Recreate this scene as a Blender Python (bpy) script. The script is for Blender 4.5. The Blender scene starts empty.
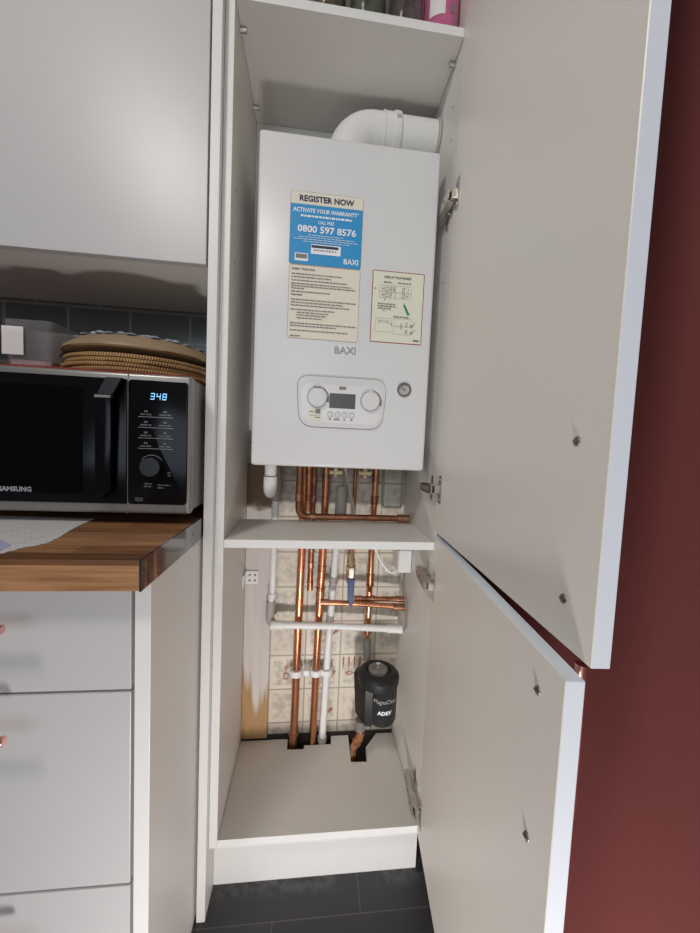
import bpy, bmesh, math, random
from mathutils import Vector, Matrix
random.seed(7)
C = bpy.context.scene
COL = C.collection
PI = math.pi

# ------------------------------------------------------------------ camera
cam_d = bpy.data.cameras.new('camera'); cam = bpy.data.objects.new('camera', cam_d); COL.objects.link(cam)
cam_d.sensor_fit = 'HORIZONTAL'; cam_d.sensor_width = 36.0
cam_d.lens = 359.84 * 36.0 / 700.0
cam_d.clip_start = 0.02
Rr = Vector((0.99338497, -0.10627575, 0.04349436)); Ru = Vector((-0.03644649, 0.0673827, 0.99706129)); Rf = Vector((0.1088942, 0.99205092, -0.06306358))
cam.matrix_world = Matrix(((Rr.x, Ru.x, -Rf.x, 0.17811555), (Rr.y, Ru.y, -Rf.y, -0.7779), (Rr.z, Ru.z, -Rf.z, 1.0738), (0, 0, 0, 1)))
C.camera = cam

# ------------------------------------------------------------------ light
C.view_settings.view_transform = 'Standard'; C.view_settings.look = 'None'; C.view_settings.gamma = 1
C.view_settings.use_curve_mapping = False
C.view_settings.exposure = 0.06
w = bpy.data.worlds.new('world'); C.world = w; w.use_nodes = True
w.node_tree.nodes['Background'].inputs[0].default_value = (0.93, 0.95, 1.0, 1)
w.node_tree.nodes['Background'].inputs[1].default_value = 0.12

def area(name, loc, target, sx, sy, power, col, spread=PI):
    d = bpy.data.lights.new(name, 'AREA'); d.shape = 'RECTANGLE'; d.size = sx; d.size_y = sy
    d.energy = power; d.color = col; d.spread = spread
    o = bpy.data.objects.new(name, d); COL.objects.link(o); o.location = loc
    o.rotation_euler = (Vector(target) - Vector(loc)).to_track_quat('-Z', 'Y').to_euler()
    return o
area('ceiling_lamp_light', (-0.55, -1.25, 2.38), (0.1, -0.4, 0.9), 0.30, 0.30, 12, (1.0, 0.94, 0.87))
area('window_light', (-0.5, -3.2, 1.5), (0.2, 0, 1.1), 1.5, 1.3, 19, (0.74, 0.87, 1.0))
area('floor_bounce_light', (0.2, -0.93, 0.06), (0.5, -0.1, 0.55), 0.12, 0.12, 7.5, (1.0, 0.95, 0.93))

# ------------------------------------------------------------------ materials
def N(nt, t, **kw):
    n = nt.nodes.new(t)
    for k, v in kw.items(): setattr(n, k, v)
    return n
def mat(name, col, rough=0.5, metal=0.0, noise=0.0, nscale=8.0, bump=0.0, bscale=200.0, spec=0.5, coat=0.0, trans=0.0, alpha=1.0, ior=1.45, stretch=(1, 1, 1), rvar=0.0):
    m = bpy.data.materials.new(name); m.use_nodes = True; nt = m.node_tree; b = nt.nodes['Principled BSDF']
    b.inputs['Base Color'].default_value = (*col, 1); b.inputs['Roughness'].default_value = rough; b.inputs['Metallic'].default_value = metal
    b.inputs['Specular IOR Level'].default_value = spec; b.inputs['Coat Weight'].default_value = coat
    b.inputs['Transmission Weight'].default_value = trans; b.inputs['IOR'].default_value = ior; b.inputs['Alpha'].default_value = alpha
    tc = N(nt, 'ShaderNodeTexCoord'); mp = N(nt, 'ShaderNodeMapping'); mp.inputs['Scale'].default_value = stretch
    nt.links.new(tc.outputs['Object'], mp.inputs[0])
    nz = N(nt, 'ShaderNodeTexNoise'); nz.inputs['Scale'].default_value = nscale; nz.inputs['Detail'].default_value = 5
    nt.links.new(mp.outputs[0], nz.inputs['Vector'])
    n = max(noise, 0.012)
    r = N(nt, 'ShaderNodeValToRGB'); r.color_ramp.elements[0].position = 0.3; r.color_ramp.elements[1].position = 0.7
    r.color_ramp.elements[0].color = (*[c * (1 - n) for c in col], 1); r.color_ramp.elements[1].color = (*[min(1, c * (1 + n)) for c in col], 1)
    nt.links.new(nz.outputs['Fac'], r.inputs[0]); nt.links.new(r.outputs[0], b.inputs['Base Color'])
    if rvar:
        mr = N(nt, 'ShaderNodeMapRange'); mr.inputs['To Min'].default_value = max(0.02, rough - rvar); mr.inputs['To Max'].default_value = rough + rvar
        nt.links.new(nz.outputs['Fac'], mr.inputs[0]); nt.links.new(mr.outputs[0], b.inputs['Roughness'])
    if bump:
        n2 = N(nt, 'ShaderNodeTexNoise'); n2.inputs['Scale'].default_value = bscale; nt.links.new(mp.outputs[0], n2.inputs['Vector'])
        bp = N(nt, 'ShaderNodeBump'); bp.inputs['Strength'].default_value = bump; bp.inputs['Distance'].default_value = 0.002
        nt.links.new(n2.outputs['Fac'], bp.inputs['Height']); nt.links.new(bp.outputs[0], b.inputs['Normal'])
    return m
def emis(name, col, s):
    m = bpy.data.materials.new(name); m.use_nodes = True; b = m.node_tree.nodes['Principled BSDF']
    b.inputs['Base Color'].default_value = (0.01, 0.01, 0.01, 1); b.inputs['Emission Color'].default_value = (*col, 1); b.inputs['Emission Strength'].default_value = s
    return m

M = {}
M['melamine'] = mat('melamine', (0.72, 0.695, 0.65), 0.42, noise=0.02, nscale=3, bump=0.05, bscale=500)
M['panel_edge'] = mat('panel_edge', (0.73, 0.73, 0.705), 0.4)
M['door_in'] = mat('door_inner', (0.81, 0.765, 0.705), 0.38, noise=0.015, nscale=2, bump=0.04, bscale=400)
M['gloss'] = mat('door_front_white', (0.52, 0.52, 0.515), 0.36, noise=0.01, nscale=2)
M['trim'] = mat('edge_banding', (0.80, 0.87, 0.93), 0.35)
M['boiler'] = mat('boiler_white_enamel', (0.68, 0.68, 0.675), 0.33, noise=0.01, nscale=3)
M['boiler_grey'] = mat('boiler_inset', (0.74, 0.74, 0.74), 0.4)
M['seam'] = mat('dark_seam', (0.18, 0.18, 0.18), 0.5)
M['plastic_w'] = mat('white_plastic', (0.80, 0.79, 0.77), 0.35, noise=0.02)
M['plastic_g'] = mat('grey_plastic', (0.42, 0.39, 0.35), 0.5)
M['rubber'] = mat('black_plastic', (0.014, 0.0145, 0.016), 0.48, noise=0.1)
M['rubber_g'] = mat('grey_cap', (0.20, 0.19, 0.17), 0.35, noise=0.2, nscale=60)
M['copper'] = mat('copper_pipe', (0.68, 0.31, 0.17), 0.27, 1.0, noise=0.22, nscale=18, stretch=(1, 1, 0.3), rvar=0.14)
M['copper_d'] = mat('copper_tarnished', (0.40, 0.18, 0.10), 0.36, 1.0, noise=0.3, nscale=25, rvar=0.12)
M['solder'] = mat('solder_joint', (0.50, 0.26, 0.16), 0.4, 1.0, noise=0.35, nscale=90)
M['brass'] = mat('brass', (0.62, 0.50, 0.30), 0.35, 1.0, noise=0.25, nscale=60)
M['nickel'] = mat('nickel', (0.60, 0.57, 0.52), 0.28, 1.0, noise=0.12, nscale=50)
M['screw_dull'] = mat('dull_screw', (0.22, 0.20, 0.18), 0.45, 0.9)
M['chrome'] = mat('chrome', (0.8, 0.8, 0.8), 0.12, 1.0)
M['strip'] = mat('black_gloss_strip', (0.03, 0.028, 0.027), 0.10, 0.0, noise=0.1, nscale=30, spec=0.7, coat=0.5)
M['rose'] = mat('rose_gold', (0.82, 0.45, 0.40), 0.3, 1.0, noise=0.15, nscale=120)
M['redwall'] = mat('burgundy_paint', (0.21, 0.060, 0.055), 0.55, noise=0.03, nscale=5, bump=0.08, bscale=300)
M['plaster'] = mat('dull_plaster', (0.30, 0.27, 0.23), 0.8, noise=0.12, nscale=9)
M['blue'] = mat('sticker_blue', (0.035, 0.29, 0.60), 0.4)
M['cream'] = mat('sticker_cream', (0.74, 0.70, 0.58), 0.5)
M['cream2'] = mat('sticker_cream_b', (0.72, 0.72, 0.58), 0.5)
M['ink'] = mat('ink_navy', (0.03, 0.03, 0.07), 0.5)
M['ink2'] = mat('ink_grey', (0.22, 0.20, 0.19), 0.6)
M['inkline'] = mat('ink_line', (0.42, 0.40, 0.37), 0.6)
M['white_ink'] = mat('ink_white', (0.82, 0.84, 0.86), 0.5)
M['red_ink'] = mat('ink_red', (0.33, 0.04, 0.04), 0.5)
M['motif_red'] = mat('tile_print_red', (0.45, 0.12, 0.08), 0.5)
M['green_ink'] = mat('ink_green', (0.04, 0.25, 0.12), 0.5)
M['badge'] = mat('badge_grey', (0.42, 0.42, 0.43), 0.3, 0.6)
M['lcd'] = mat('lcd_grey', (0.10, 0.105, 0.10), 0.25)
M['dial'] = mat('gauge_face', (0.45, 0.40, 0.38), 0.4)
M['mw_silver'] = mat('microwave_silver', (0.29, 0.28, 0.265), 0.35, 0.6, noise=0.02)
M['mw_side'] = mat('microwave_case', (0.22, 0.205, 0.19), 0.45, 0.3)
M['mw_black'] = mat('microwave_glass', (0.004, 0.004, 0.005), 0.16, spec=0.18)
M['mw_window'] = mat('microwave_window', (0.002, 0.002, 0.003), 0.2, spec=0.12)
M['mw_mark'] = mat('microwave_print', (0.34, 0.34, 0.35), 0.5)
M['mw_dim'] = mat('microwave_print_dim', (0.14, 0.14, 0.15), 0.5)
M['mw_handle'] = mat('microwave_handle', (0.05, 0.05, 0.05), 0.3, 0.8)
M['led'] = emis('blue_digits', (0.25, 0.62, 1.0), 1.6)
M['paper'] = None
M['woven'] = None
M['red_cloth'] = mat('red_cloth', (0.25, 0.035, 0.025), 0.85, noise=0.25, nscale=120, bump=0.3)
M['brown_plate'] = mat('brown_glaze', (0.30, 0.22, 0.13), 0.45, noise=0.12, nscale=10)
M['blue_glaze'] = mat('blue_white_glaze', (0.34, 0.36, 0.45), 0.3, noise=0.6, nscale=45)
M['clear'] = mat('clear_plastic', (0.86, 0.83, 0.83), 0.16, trans=0.92, ior=1.08)
M['glass'] = mat('jar_glass', (0.85, 0.88, 0.85), 0.05, trans=1.0, ior=1.45)
M['label_w'] = mat('white_label', (0.72, 0.68, 0.66), 0.6)
M['pinkfill'] = mat('pink_powder', (0.50, 0.30, 0.32), 0.8, noise=0.2, nscale=60)
M['herb'] = mat('green_contents', (0.16, 0.17, 0.12), 0.8, noise=0.4, nscale=70)
M['plum'] = mat('plum_contents', (0.16, 0.11, 0.11), 0.8, noise=0.4, nscale=60)
M['spice'] = mat('brown_contents', (0.18, 0.12, 0.08), 0.8, noise=0.4, nscale=60)
M['pink'] = mat('pink_plastic', (0.50, 0.12, 0.24), 0.35, noise=0.05)
M['blue_lever'] = mat('blue_lever', (0.02, 0.045, 0.16), 0.35)
M['silver_tape'] = mat('valve_body', (0.55, 0.53, 0.45), 0.3, 0.9, noise=0.3, nscale=80)

def m_worktop():
    m = bpy.data.materials.new('oak_block_laminate'); m.use_nodes = True; nt = m.node_tree; b = nt.nodes['Principled BSDF']
    tc = N(nt, 'ShaderNodeTexCoord')
    sep = N(nt, 'ShaderNodeSeparateXYZ'); nt.links.new(tc.outputs['Object'], sep.inputs[0])
    # staves run along x: rows across y (top) and z (front edge)
    ad = N(nt, 'ShaderNodeMath', operation='ADD'); nt.links.new(sep.outputs['Y'], ad.inputs[0]); nt.links.new(sep.outputs['Z'], ad.inputs[1])
    cb = N(nt, 'ShaderNodeCombineXYZ'); nt.links.new(sep.outputs['X'], cb.inputs[0]); nt.links.new(ad.outputs[0], cb.inputs[1])
    br = N(nt, 'ShaderNodeTexBrick'); br.offset = 0.37; br.inputs['Scale'].default_value = 1
    br.inputs['Brick Width'].default_value = 0.34; br.inputs['Row Height'].default_value = 0.036; br.inputs['Mortar Size'].default_value = 0.0
    br.inputs['Color1'].default_value = (0, 0, 0, 1); br.inputs['Color2'].default_value = (1, 1, 1, 1)
    nt.links.new(cb.outputs[0], br.inputs['Vector'])
    r = N(nt, 'ShaderNodeValToRGB'); e = r.color_ramp.elements
    e[0].color = (0.13, 0.055, 0.022, 1); e[1].color = (0.42, 0.22, 0.10, 1); x = e.new(0.5); x.color = (0.26, 0.12, 0.05, 1)
    nt.links.new(br.outputs['Color'], r.inputs[0])
    mp = N(nt, 'ShaderNodeMapping'); mp.inputs['Scale'].default_value = (5, 90, 90); nt.links.new(tc.outputs['Object'], mp.inputs[0])
    nz = N(nt, 'ShaderNodeTexNoise'); nz.inputs['Scale'].default_value = 1.4; nz.inputs['Detail'].default_value = 6; nt.links.new(mp.outputs[0], nz.inputs['Vector'])
    g = N(nt, 'ShaderNodeValToRGB'); g.color_ramp.elements[0].position = 0.3; g.color_ramp.elements[0].color = (0.60, 0.55, 0.5, 1); g.color_ramp.elements[1].position = 0.62; g.color_ramp.elements[1].color = (1.1, 1.1, 1.1, 1)
    nt.links.new(nz.outputs['Fac'], g.inputs[0])
    mx = N(nt, 'ShaderNodeMixRGB', blend_type='MULTIPLY'); mx.inputs[0].default_value = 1
    nt.links.new(r.outputs[0], mx.inputs[1]); nt.links.new(g.outputs[0], mx.inputs[2]); nt.links.new(mx.outputs[0], b.inputs['Base Color'])
    b.inputs['Roughness'].default_value = 0.42
    return m
M['worktop'] = m_worktop()

def m_grid(name, ox, oz, tw, th, mortar, c1, c2, grout, offset=0.0, smudge=None, rough=0.4, axes='XZ', smudge_s=1.0):
    m = bpy.data.materials.new(name); m.use_nodes = True; nt = m.node_tree; b = nt.nodes['Principled BSDF']
    tc = N(nt, 'ShaderNodeTexCoord'); sep = N(nt, 'ShaderNodeSeparateXYZ'); nt.links.new(tc.outputs['Object'], sep.inputs[0])
    cb = N(nt, 'ShaderNodeCombineXYZ')
    a1 = N(nt, 'ShaderNodeMath', operation='SUBTRACT'); a1.inputs[1].default_value = ox; nt.links.new(sep.outputs[axes[0]], a1.inputs[0])
    a2 = N(nt, 'ShaderNodeMath', operation='SUBTRACT'); a2.inputs[1].default_value = oz; nt.links.new(sep.outputs[axes[1]], a2.inputs[0])
    nt.links.new(a1.outputs[0], cb.inputs[0]); nt.links.new(a2.outputs[0], cb.inputs[1])
    br = N(nt, 'ShaderNodeTexBrick'); br.offset = offset; br.inputs['Scale'].default_value = 1
    br.inputs['Brick Width'].default_value = tw; br.inputs['Row Height'].default_value = th
    br.inputs['Mortar Size'].default_value = mortar; br.inputs['Mortar Smooth'].default_value = 0.1
    br.inputs['Color1'].default_value = (*c1, 1); br.inputs['Color2'].default_value = (*c2, 1); br.inputs['Mortar'].default_value = (*grout, 1)
    nt.links.new(cb.outputs[0], br.inputs['Vector'])
    out = br.outputs['Color']
    if smudge:
        nz = N(nt, 'ShaderNodeTexNoise'); nz.inputs['Scale'].default_value = 55; nz.inputs['Detail'].default_value = 6; nt.links.new(tc.outputs['Object'], nz.inputs['Vector'])
        br2 = N(nt, 'ShaderNodeTexBrick'); br2.offset = offset; br2.inputs['Scale'].default_value = 1
        br2.inputs['Brick Width'].default_value = tw; br2.inputs['Row Height'].default_value = th
        br2.inputs['Mortar Size'].default_value = tw * 0.17; br2.inputs['Mortar Smooth'].default_value = 0.5
        br2.inputs['Color1'].default_value = (1, 1, 1, 1); br2.inputs['Color2'].default_value = (0.55, 0.55, 0.55, 1); br2.inputs['Mortar'].default_value = (0, 0, 0, 1)
        nt.links.new(cb.outputs[0], br2.inputs['Vector'])
        rp = N(nt, 'ShaderNodeValToRGB'); rp.color_ramp.elements[0].position = 0.38; rp.color_ramp.elements[1].position = 0.62; nt.links.new(nz.outputs['Fac'], rp.inputs[0])
        mu = N(nt, 'ShaderNodeMath', operation='MULTIPLY'); nt.links.new(br2.outputs['Color'], mu.inputs[0]); nt.links.new(rp.outputs[0], mu.inputs[1])
        mu2 = N(nt, 'ShaderNodeMath', operation='MULTIPLY'); nt.links.new(mu.outputs[0], mu2.inputs[0]); mu2.inputs[1].default_value = smudge_s
        mx = N(nt, 'ShaderNodeMixRGB'); nt.links.new(mu2.outputs[0], mx.inputs[0]); nt.links.new(out, mx.inputs[1]); mx.inputs[2].default_value = (*smudge, 1)
        out = mx.outputs[0]
    nt.links.new(out, b.inputs['Base Color']); b.inputs['Roughness'].default_value = rough
    bp = N(nt, 'ShaderNodeBump'); bp.inputs['Strength'].default_value = 0.5; bp.inputs['Distance'].default_value = 0.002; bp.invert = True
    nt.links.new(br.outputs['Fac'], bp.inputs['Height']); nt.links.new(bp.outputs[0], b.inputs['Normal'])
    return m
M['old_tiles'] = m_grid('old_printed_tiles', 0.0765, 0.0, 0.1065, 0.1065, 0.0022, (0.76, 0.69, 0.58), (0.69, 0.62, 0.51), (0.40, 0.35, 0.27), smudge=(0.40, 0.35, 0.29), smudge_s=0.9, rough=0.45)
M['grey_tiles'] = m_grid('grey_green_tiles', -0.638, 1.409 - 0.078 * 20, 0.157, 0.078, 0.004, (0.070, 0.078, 0.066), (0.078, 0.086, 0.073), (0.17, 0.16, 0.14), offset=0.5, rough=0.2)
def m_floor():
    m = m_grid('slate_floor', 0.13, -0.03 - 0.6 * 10, 0.40, 0.30, 0.0015, (0.036, 0.037, 0.039), (0.046, 0.047, 0.049), (0.085, 0.085, 0.085), offset=0.5, rough=0.5, axes='XY', smudge=(0.11, 0.11, 0.112), smudge_s=0.7)
    nt = m.node_tree
    tc = N(nt, 'ShaderNodeTexCoord'); nz = N(nt, 'ShaderNodeTexNoise'); nz.inputs['Scale'].default_value = 14; nz.inputs['Detail'].default_value = 8
    nt.links.new(tc.outputs['Object'], nz.inputs['Vector'])
    bp = N(nt, 'ShaderNodeBump'); bp.inputs['Strength'].default_value = 0.35; bp.inputs['Distance'].default_value = 0.01
    nt.links.new(nz.outputs['Fac'], bp.inputs['Height']); nt.links.new(bp.outputs[0], nt.nodes['Principled BSDF'].inputs['Normal'])
    return m
M['floor'] = m_floor()

def m_board():
    m = bpy.data.materials.new('part_painted_timber'); m.use_nodes = True; nt = m.node_tree; b = nt.nodes['Principled BSDF']
    tc = N(nt, 'ShaderNodeTexCoord'); mp = N(nt, 'ShaderNodeMapping'); mp.inputs['Scale'].default_value = (70, 70, 5); nt.links.new(tc.outputs['Object'], mp.inputs[0])
    nz = N(nt, 'ShaderNodeTexNoise'); nz.inputs['Scale'].default_value = 1.0; nz.inputs['Detail'].default_value = 5; nt.links.new(mp.outputs[0], nz.inputs['Vector'])
    sep = N(nt, 'ShaderNodeSeparateXYZ'); nt.links.new(tc.outputs['Object'], sep.inputs[0])
    # paint edge dips in the middle of the board; streaked by grain
    dx = N(nt, 'ShaderNodeMath', operation='SUBTRACT'); nt.links.new(sep.outputs['X'], dx.inputs[0]); dx.inputs[1].default_value = 0.046
    ab = N(nt, 'ShaderNodeMath', operation='ABSOLUTE'); nt.links.new(dx.outputs[0], ab.inputs[0])
    ml = N(nt, 'ShaderNodeMath', operation='MULTIPLY'); nt.links.new(ab.outputs[0], ml.inputs[0]); ml.inputs[1].default_value = -2.6
    ad = N(nt, 'ShaderNodeMath', operation='ADD'); nt.links.new(sep.outputs['Z'], ad.inputs[0]); nt.links.new(ml.outputs[0], ad.inputs[1])
    nm = N(nt, 'ShaderNodeMath', operation='MULTIPLY_ADD'); nt.links.new(nz.outputs['Fac'], nm.inputs[0]); nm.inputs[1].default_value = 0.16; nt.links.new(ad.outputs[0], nm.inputs[2])
    rp = N(nt, 'ShaderNodeMapRange'); rp.inputs['From Min'].default_value = 0.330; rp.inputs['From Max'].default_value = 0.385; nt.links.new(nm.outputs[0], rp.inputs[0])
    wd = N(nt, 'ShaderNodeValToRGB'); wd.color_ramp.elements[0].color = (0.30, 0.165, 0.065, 1); wd.color_ramp.elements[1].color = (0.56, 0.36, 0.165, 1); nt.links.new(nz.outputs['Fac'], wd.inputs[0])
    pt = N(nt, 'ShaderNodeValToRGB'); pt.color_ramp.elements[0].color = (0.56, 0.51, 0.47, 1); pt.color_ramp.elements[1].color = (0.72, 0.67, 0.64, 1); nt.links.new(nz.outputs['Fac'], pt.inputs[0])
    mx = N(nt, 'ShaderNodeMixRGB'); nt.links.new(rp.outputs[0], mx.inputs[0]); nt.links.new(wd.outputs[0], mx.inputs[1]); nt.links.new(pt.outputs[0], mx.inputs[2])
    # brown scuffed patch higher up, behind the boiler's waste pipe
    n3 = N(nt, 'ShaderNodeTexNoise'); n3.inputs['Scale'].default_value = 22; nt.links.new(tc.outputs['Object'], n3.inputs['Vector'])
    z3 = N(nt, 'ShaderNodeMath', operation='MULTIPLY_ADD'); nt.links.new(n3.outputs['Fac'], z3.inputs[0]); z3.inputs[1].default_value = 0.10; nt.links.new(sep.outputs['Z'], z3.inputs[2])
    r3 = N(nt, 'ShaderNodeMapRange'); r3.inputs['From Min'].default_value = 0.925; r3.inputs['From Max'].default_value = 0.945; nt.links.new(z3.outputs[0], r3.inputs[0])
    m3 = N(nt, 'ShaderNodeMixRGB'); nt.links.new(r3.outputs[0], m3.inputs[0]); nt.links.new(mx.outputs[0], m3.inputs[1]); m3.inputs[2].default_value = (0.24, 0.16, 0.10, 1)
    nt.links.new(m3.outputs[0], b.inputs['Base Color']); b.inputs['Roughness'].default_value = 0.65
    return m
M['board'] = m_board()

def m_woven():
    m = bpy.data.materials.new('woven_straw'); m.use_nodes = True; nt = m.node_tree; b = nt.nodes['Principled BSDF']
    tc = N(nt, 'ShaderNodeTexCoord'); sep = N(nt, 'ShaderNodeSeparateXYZ'); nt.links.new(tc.outputs['Object'], sep.inputs[0])
    at = N(nt, 'ShaderNodeMath', operation='ARCTAN2'); nt.links.new(sep.outputs['Y'], at.inputs[0]); nt.links.new(sep.outputs['X'], at.inputs[1])
    ml = N(nt, 'ShaderNodeMath', operation='MULTIPLY'); nt.links.new(at.outputs[0], ml.inputs[0]); ml.inputs[1].default_value = 190
    sn = N(nt, 'ShaderNodeMath', operation='SINE'); nt.links.new(ml.outputs[0], sn.inputs[0])
    rp = N(nt, 'ShaderNodeMapRange'); rp.inputs['From Min'].default_value = -1; nt.links.new(sn.outputs[0], rp.inputs[0])
    cr = N(nt, 'ShaderNodeValToRGB'); cr.color_ramp.elements[0].color = (0.17, 0.085, 0.03, 1); cr.color_ramp.elements[1].color = (0.50, 0.30, 0.12, 1); nt.links.new(rp.outputs[0], cr.inputs[0])
    nt.links.new(cr.outputs[0], b.inputs['Base Color']); b.inputs['Roughness'].default_value = 0.8
    bp = N(nt, 'ShaderNodeBump'); bp.inputs['Strength'].default_value = 0.6; bp.inputs['Distance'].default_value = 0.002; nt.links.new(rp.outputs[0], bp.inputs['Height']); nt.links.new(bp.outputs[0], b.inputs['Normal'])
    return m
M['woven'] = m_woven()

def m_paper(name, base, ink):
    m = bpy.data.materials.new(name); m.use_nodes = True; nt = m.node_tree; b = nt.nodes['Principled BSDF']
    tc = N(nt, 'ShaderNodeTexCoord'); mp = N(nt, 'ShaderNodeMapping'); mp.inputs['Rotation'].default_value = (0, 0, 0.08); nt.links.new(tc.outputs['Object'], mp.inputs[0])
    wv = N(nt, 'ShaderNodeTexWave', bands_direction='Y'); wv.inputs['Scale'].default_value = 26; nt.links.new(mp.outputs[0], wv.inputs['Vector'])
    m2 = N(nt, 'ShaderNodeMapping'); m2.inputs['Scale'].default_value = (110, 16, 1); nt.links.new(mp.outputs[0], m2.inputs[0])
    nz = N(nt, 'ShaderNodeTexNoise'); nz.inputs['Scale'].default_value = 1; nt.links.new(m2.outputs[0], nz.inputs['Vector'])
    mu = N(nt, 'ShaderNodeMath', operation='MULTIPLY'); nt.links.new(wv.outputs['Fac'], mu.inputs[0]); nt.links.new(nz.outputs['Fac'], mu.inputs[1])
    rp = N(nt, 'ShaderNodeMapRange'); rp.inputs['From Min'].default_value = 0.42; rp.inputs['From Max'].default_value = 0.56; rp.inputs['To Max'].default_value = 0.6; nt.links.new(mu.outputs[0], rp.inputs[0])
    mx = N(nt, 'ShaderNodeMixRGB'); nt.links.new(rp.outputs[0], mx.inputs[0]); mx.inputs[1].default_value = (*base, 1); mx.inputs[2].default_value = (*ink, 1)
    nt.links.new(mx.outputs[0], b.inputs['Base Color']); b.inputs['Roughness'].default_value = 0.7
    return m
M['paper'] = m_paper('printed_paper', (0.66, 0.65, 0.66), (0.30, 0.30, 0.33))
M['paper_blue'] = mat('bluish_paper', (0.42, 0.46, 0.66), 0.6, noise=0.03)

# ------------------------------------------------------------------ builders
class MB:
    def __init__(s): s.bm = bmesh.new(); s.slots = []
    def _mark(s, faces, k):
        if k:
            for f in faces: f.material_index = k
    def box(s, x0, x1, y0, y1, z0, z1, bev=0.0, seg=2, k=0, T=None):
        r = bmesh.ops.create_cube(s.bm, size=1.0); vs = r['verts']
        for v in vs:
            v.co = Vector(((x0 + x1) / 2 + v.co.x * (x1 - x0), (y0 + y1) / 2 + v.co.y * (y1 - y0), (z0 + z1) / 2 + v.co.z * (z1 - z0)))
        fs = set(f for v in vs for f in v.link_faces); s._mark(fs, k)
        if bev:
            es = list(set(e for v in vs for e in v.link_edges))
            rr = bmesh.ops.bevel(s.bm, geom=es, offset=bev, segments=seg, profile=0.5, affect='EDGES')
            vs = list(set(rr['verts']) | set(v for v in vs if v.is_valid))
        if T is not None:
            for v in set(vs): v.co = T @ v.co
        return s
    def prism(s, poly, axis, a, b, bev=0.0, k=0):
        """poly of 2D points in the plane normal to axis, from a to b"""
        def P(p, t):
            return Vector((t, p[0], p[1])) if axis == 'x' else Vector((p[0], t, p[1])) if axis == 'y' else Vector((p[0], p[1], t))
        va = [s.bm.verts.new(P(p, a)) for p in poly]; vb = [s.bm.verts.new(P(p, b)) for p in poly]
        fs = [s.bm.faces.new(va), s.bm.faces.new(list(reversed(vb)))]
        n = len(poly)
        for i in range(n): fs.append(s.bm.faces.new((va[i], vb[i], vb[(i + 1) % n], va[(i + 1) % n])))
        s._mark(fs, k); bmesh.ops.recalc_face_normals(s.bm, faces=fs)
        if bev:
            es = [e for e in set(fs[0].edges) | set(fs[1].edges)]
            bmesh.ops.bevel(s.bm, geom=es, offset=bev, segments=2, profile=0.5, affect='EDGES')
        return s
    def tube(s, pts, r, seg=16, cap=True, k=0):
        pts = [Vector(p) for p in pts]; n = len(pts); rs = r if isinstance(r, (list, tuple)) else [r] * n
        rings = []; prev = None
        for i, p in enumerate(pts):
            t = (pts[min(i + 1, n - 1)] - pts[max(i - 1, 0)]).normalized()
            if prev is None:
                a = Vector((0, 0, 1)) if abs(t.z) < 0.9 else Vector((1, 0, 0)); u = t.cross(a).normalized()
            else:
                u = (prev - t * prev.dot(t)).normalized()
            prev = u; v = t.cross(u)
            rings.append([s.bm.verts.new(p + (u * math.cos(2 * PI * j / seg) + v * math.sin(2 * PI * j / seg)) * rs[i]) for j in range(seg)])
        fs = []
        for i in range(n - 1):
            for j in range(seg):
                fs.append(s.bm.faces.new((rings[i][j], rings[i][(j + 1) % seg], rings[i + 1][(j + 1) % seg], rings[i + 1][j])))
        for f in fs: f.smooth = True
        if cap:
            fs.append(s.bm.faces.new(list(reversed(rings[0])))); fs.append(s.bm.faces.new(rings[-1]))
        s._mark(fs, k); bmesh.ops.recalc_face_normals(s.bm, faces=fs)
        return s
    def lathe(s, prof, c, axis='z', seg=40, k=0, smooth=True):
        """prof: list of (radius, height) along axis from point c"""
        c = Vector(c)
        def P(r, h, a):
            x, y = r * math.cos(a), r * math.sin(a)
            if axis == 'z': return c + Vector((x, y, h))
            if axis == 'y': return c + Vector((x, h, y))
            if axis == 'x': return c + Vector((h, x, y))
            return c + axis @ Vector((x, y, h))
        rings = []
        for r, h in prof:
            rings.append([s.bm.verts.new(P(r, h, 2 * PI * j / seg)) for j in range(seg)] if r > 1e-6 else [s.bm.verts.new(P(0, h, 0))])
        fs = []
        for i in range(len(prof) - 1):
            A, B = rings[i], rings[i + 1]
            for j in range(seg):
                q = [A[j % len(A)], A[(j + 1) % len(A)], B[(j + 1) % len(B)], B[j % len(B)]]
                u = []
                for v_ in q:
                    if v_ not in u: u.append(v_)
                if len(u) >= 3: fs.append(s.bm.faces.new(u))
        for f in fs: f.smooth = smooth
        s._mark(fs, k); bmesh.ops.recalc_face_normals(s.bm, faces=fs)
        return s
    def flat(s, pts, k=0):
        f = s.bm.faces.new([s.bm.verts.new(Vector(p)) for p in pts]); s._mark([f], k); return s
    def build(s, name, m, parent=None, T=None, sharp=35):
        if T is not None: bmesh.ops.transform(s.bm, matrix=T, verts=s.bm.verts)
        off = wloc(parent)
        for v in s.bm.verts: v.co -= off
        me = bpy.data.meshes.new(name); s.bm.to_mesh(me); s.bm.free()
        for mm in (m if isinstance(m, (list, tuple)) else [m]): me.materials.append(mm)
        o = bpy.data.objects.new(name, me); COL.objects.link(o)
        if parent: o.parent = parent
        return o
def wloc(p):
    v = Vector((0, 0, 0))
    while p is not None: v += p.location; p = p.parent
    return v
def rnd(name, mb, m, parent=None, **k):
    """same as build, with smooth shading kept round curves and sharp at corners"""
    o = mb.build(name, m, parent, **k)
    for e in o.data.edges: pass
    for p in o.data.polygons: p.use_smooth = True
    try: o.data.set_sharp_from_angle(angle=math.radians(35))
    except Exception: pass
    return o
def thing(name, label, cat, loc=(0, 0, 0), group=None):
    o = bpy.data.objects.new(name, None); COL.objects.link(o); o.location = loc; o.empty_display_size = 0.05
    return tag(o, label, cat, group)
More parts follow.
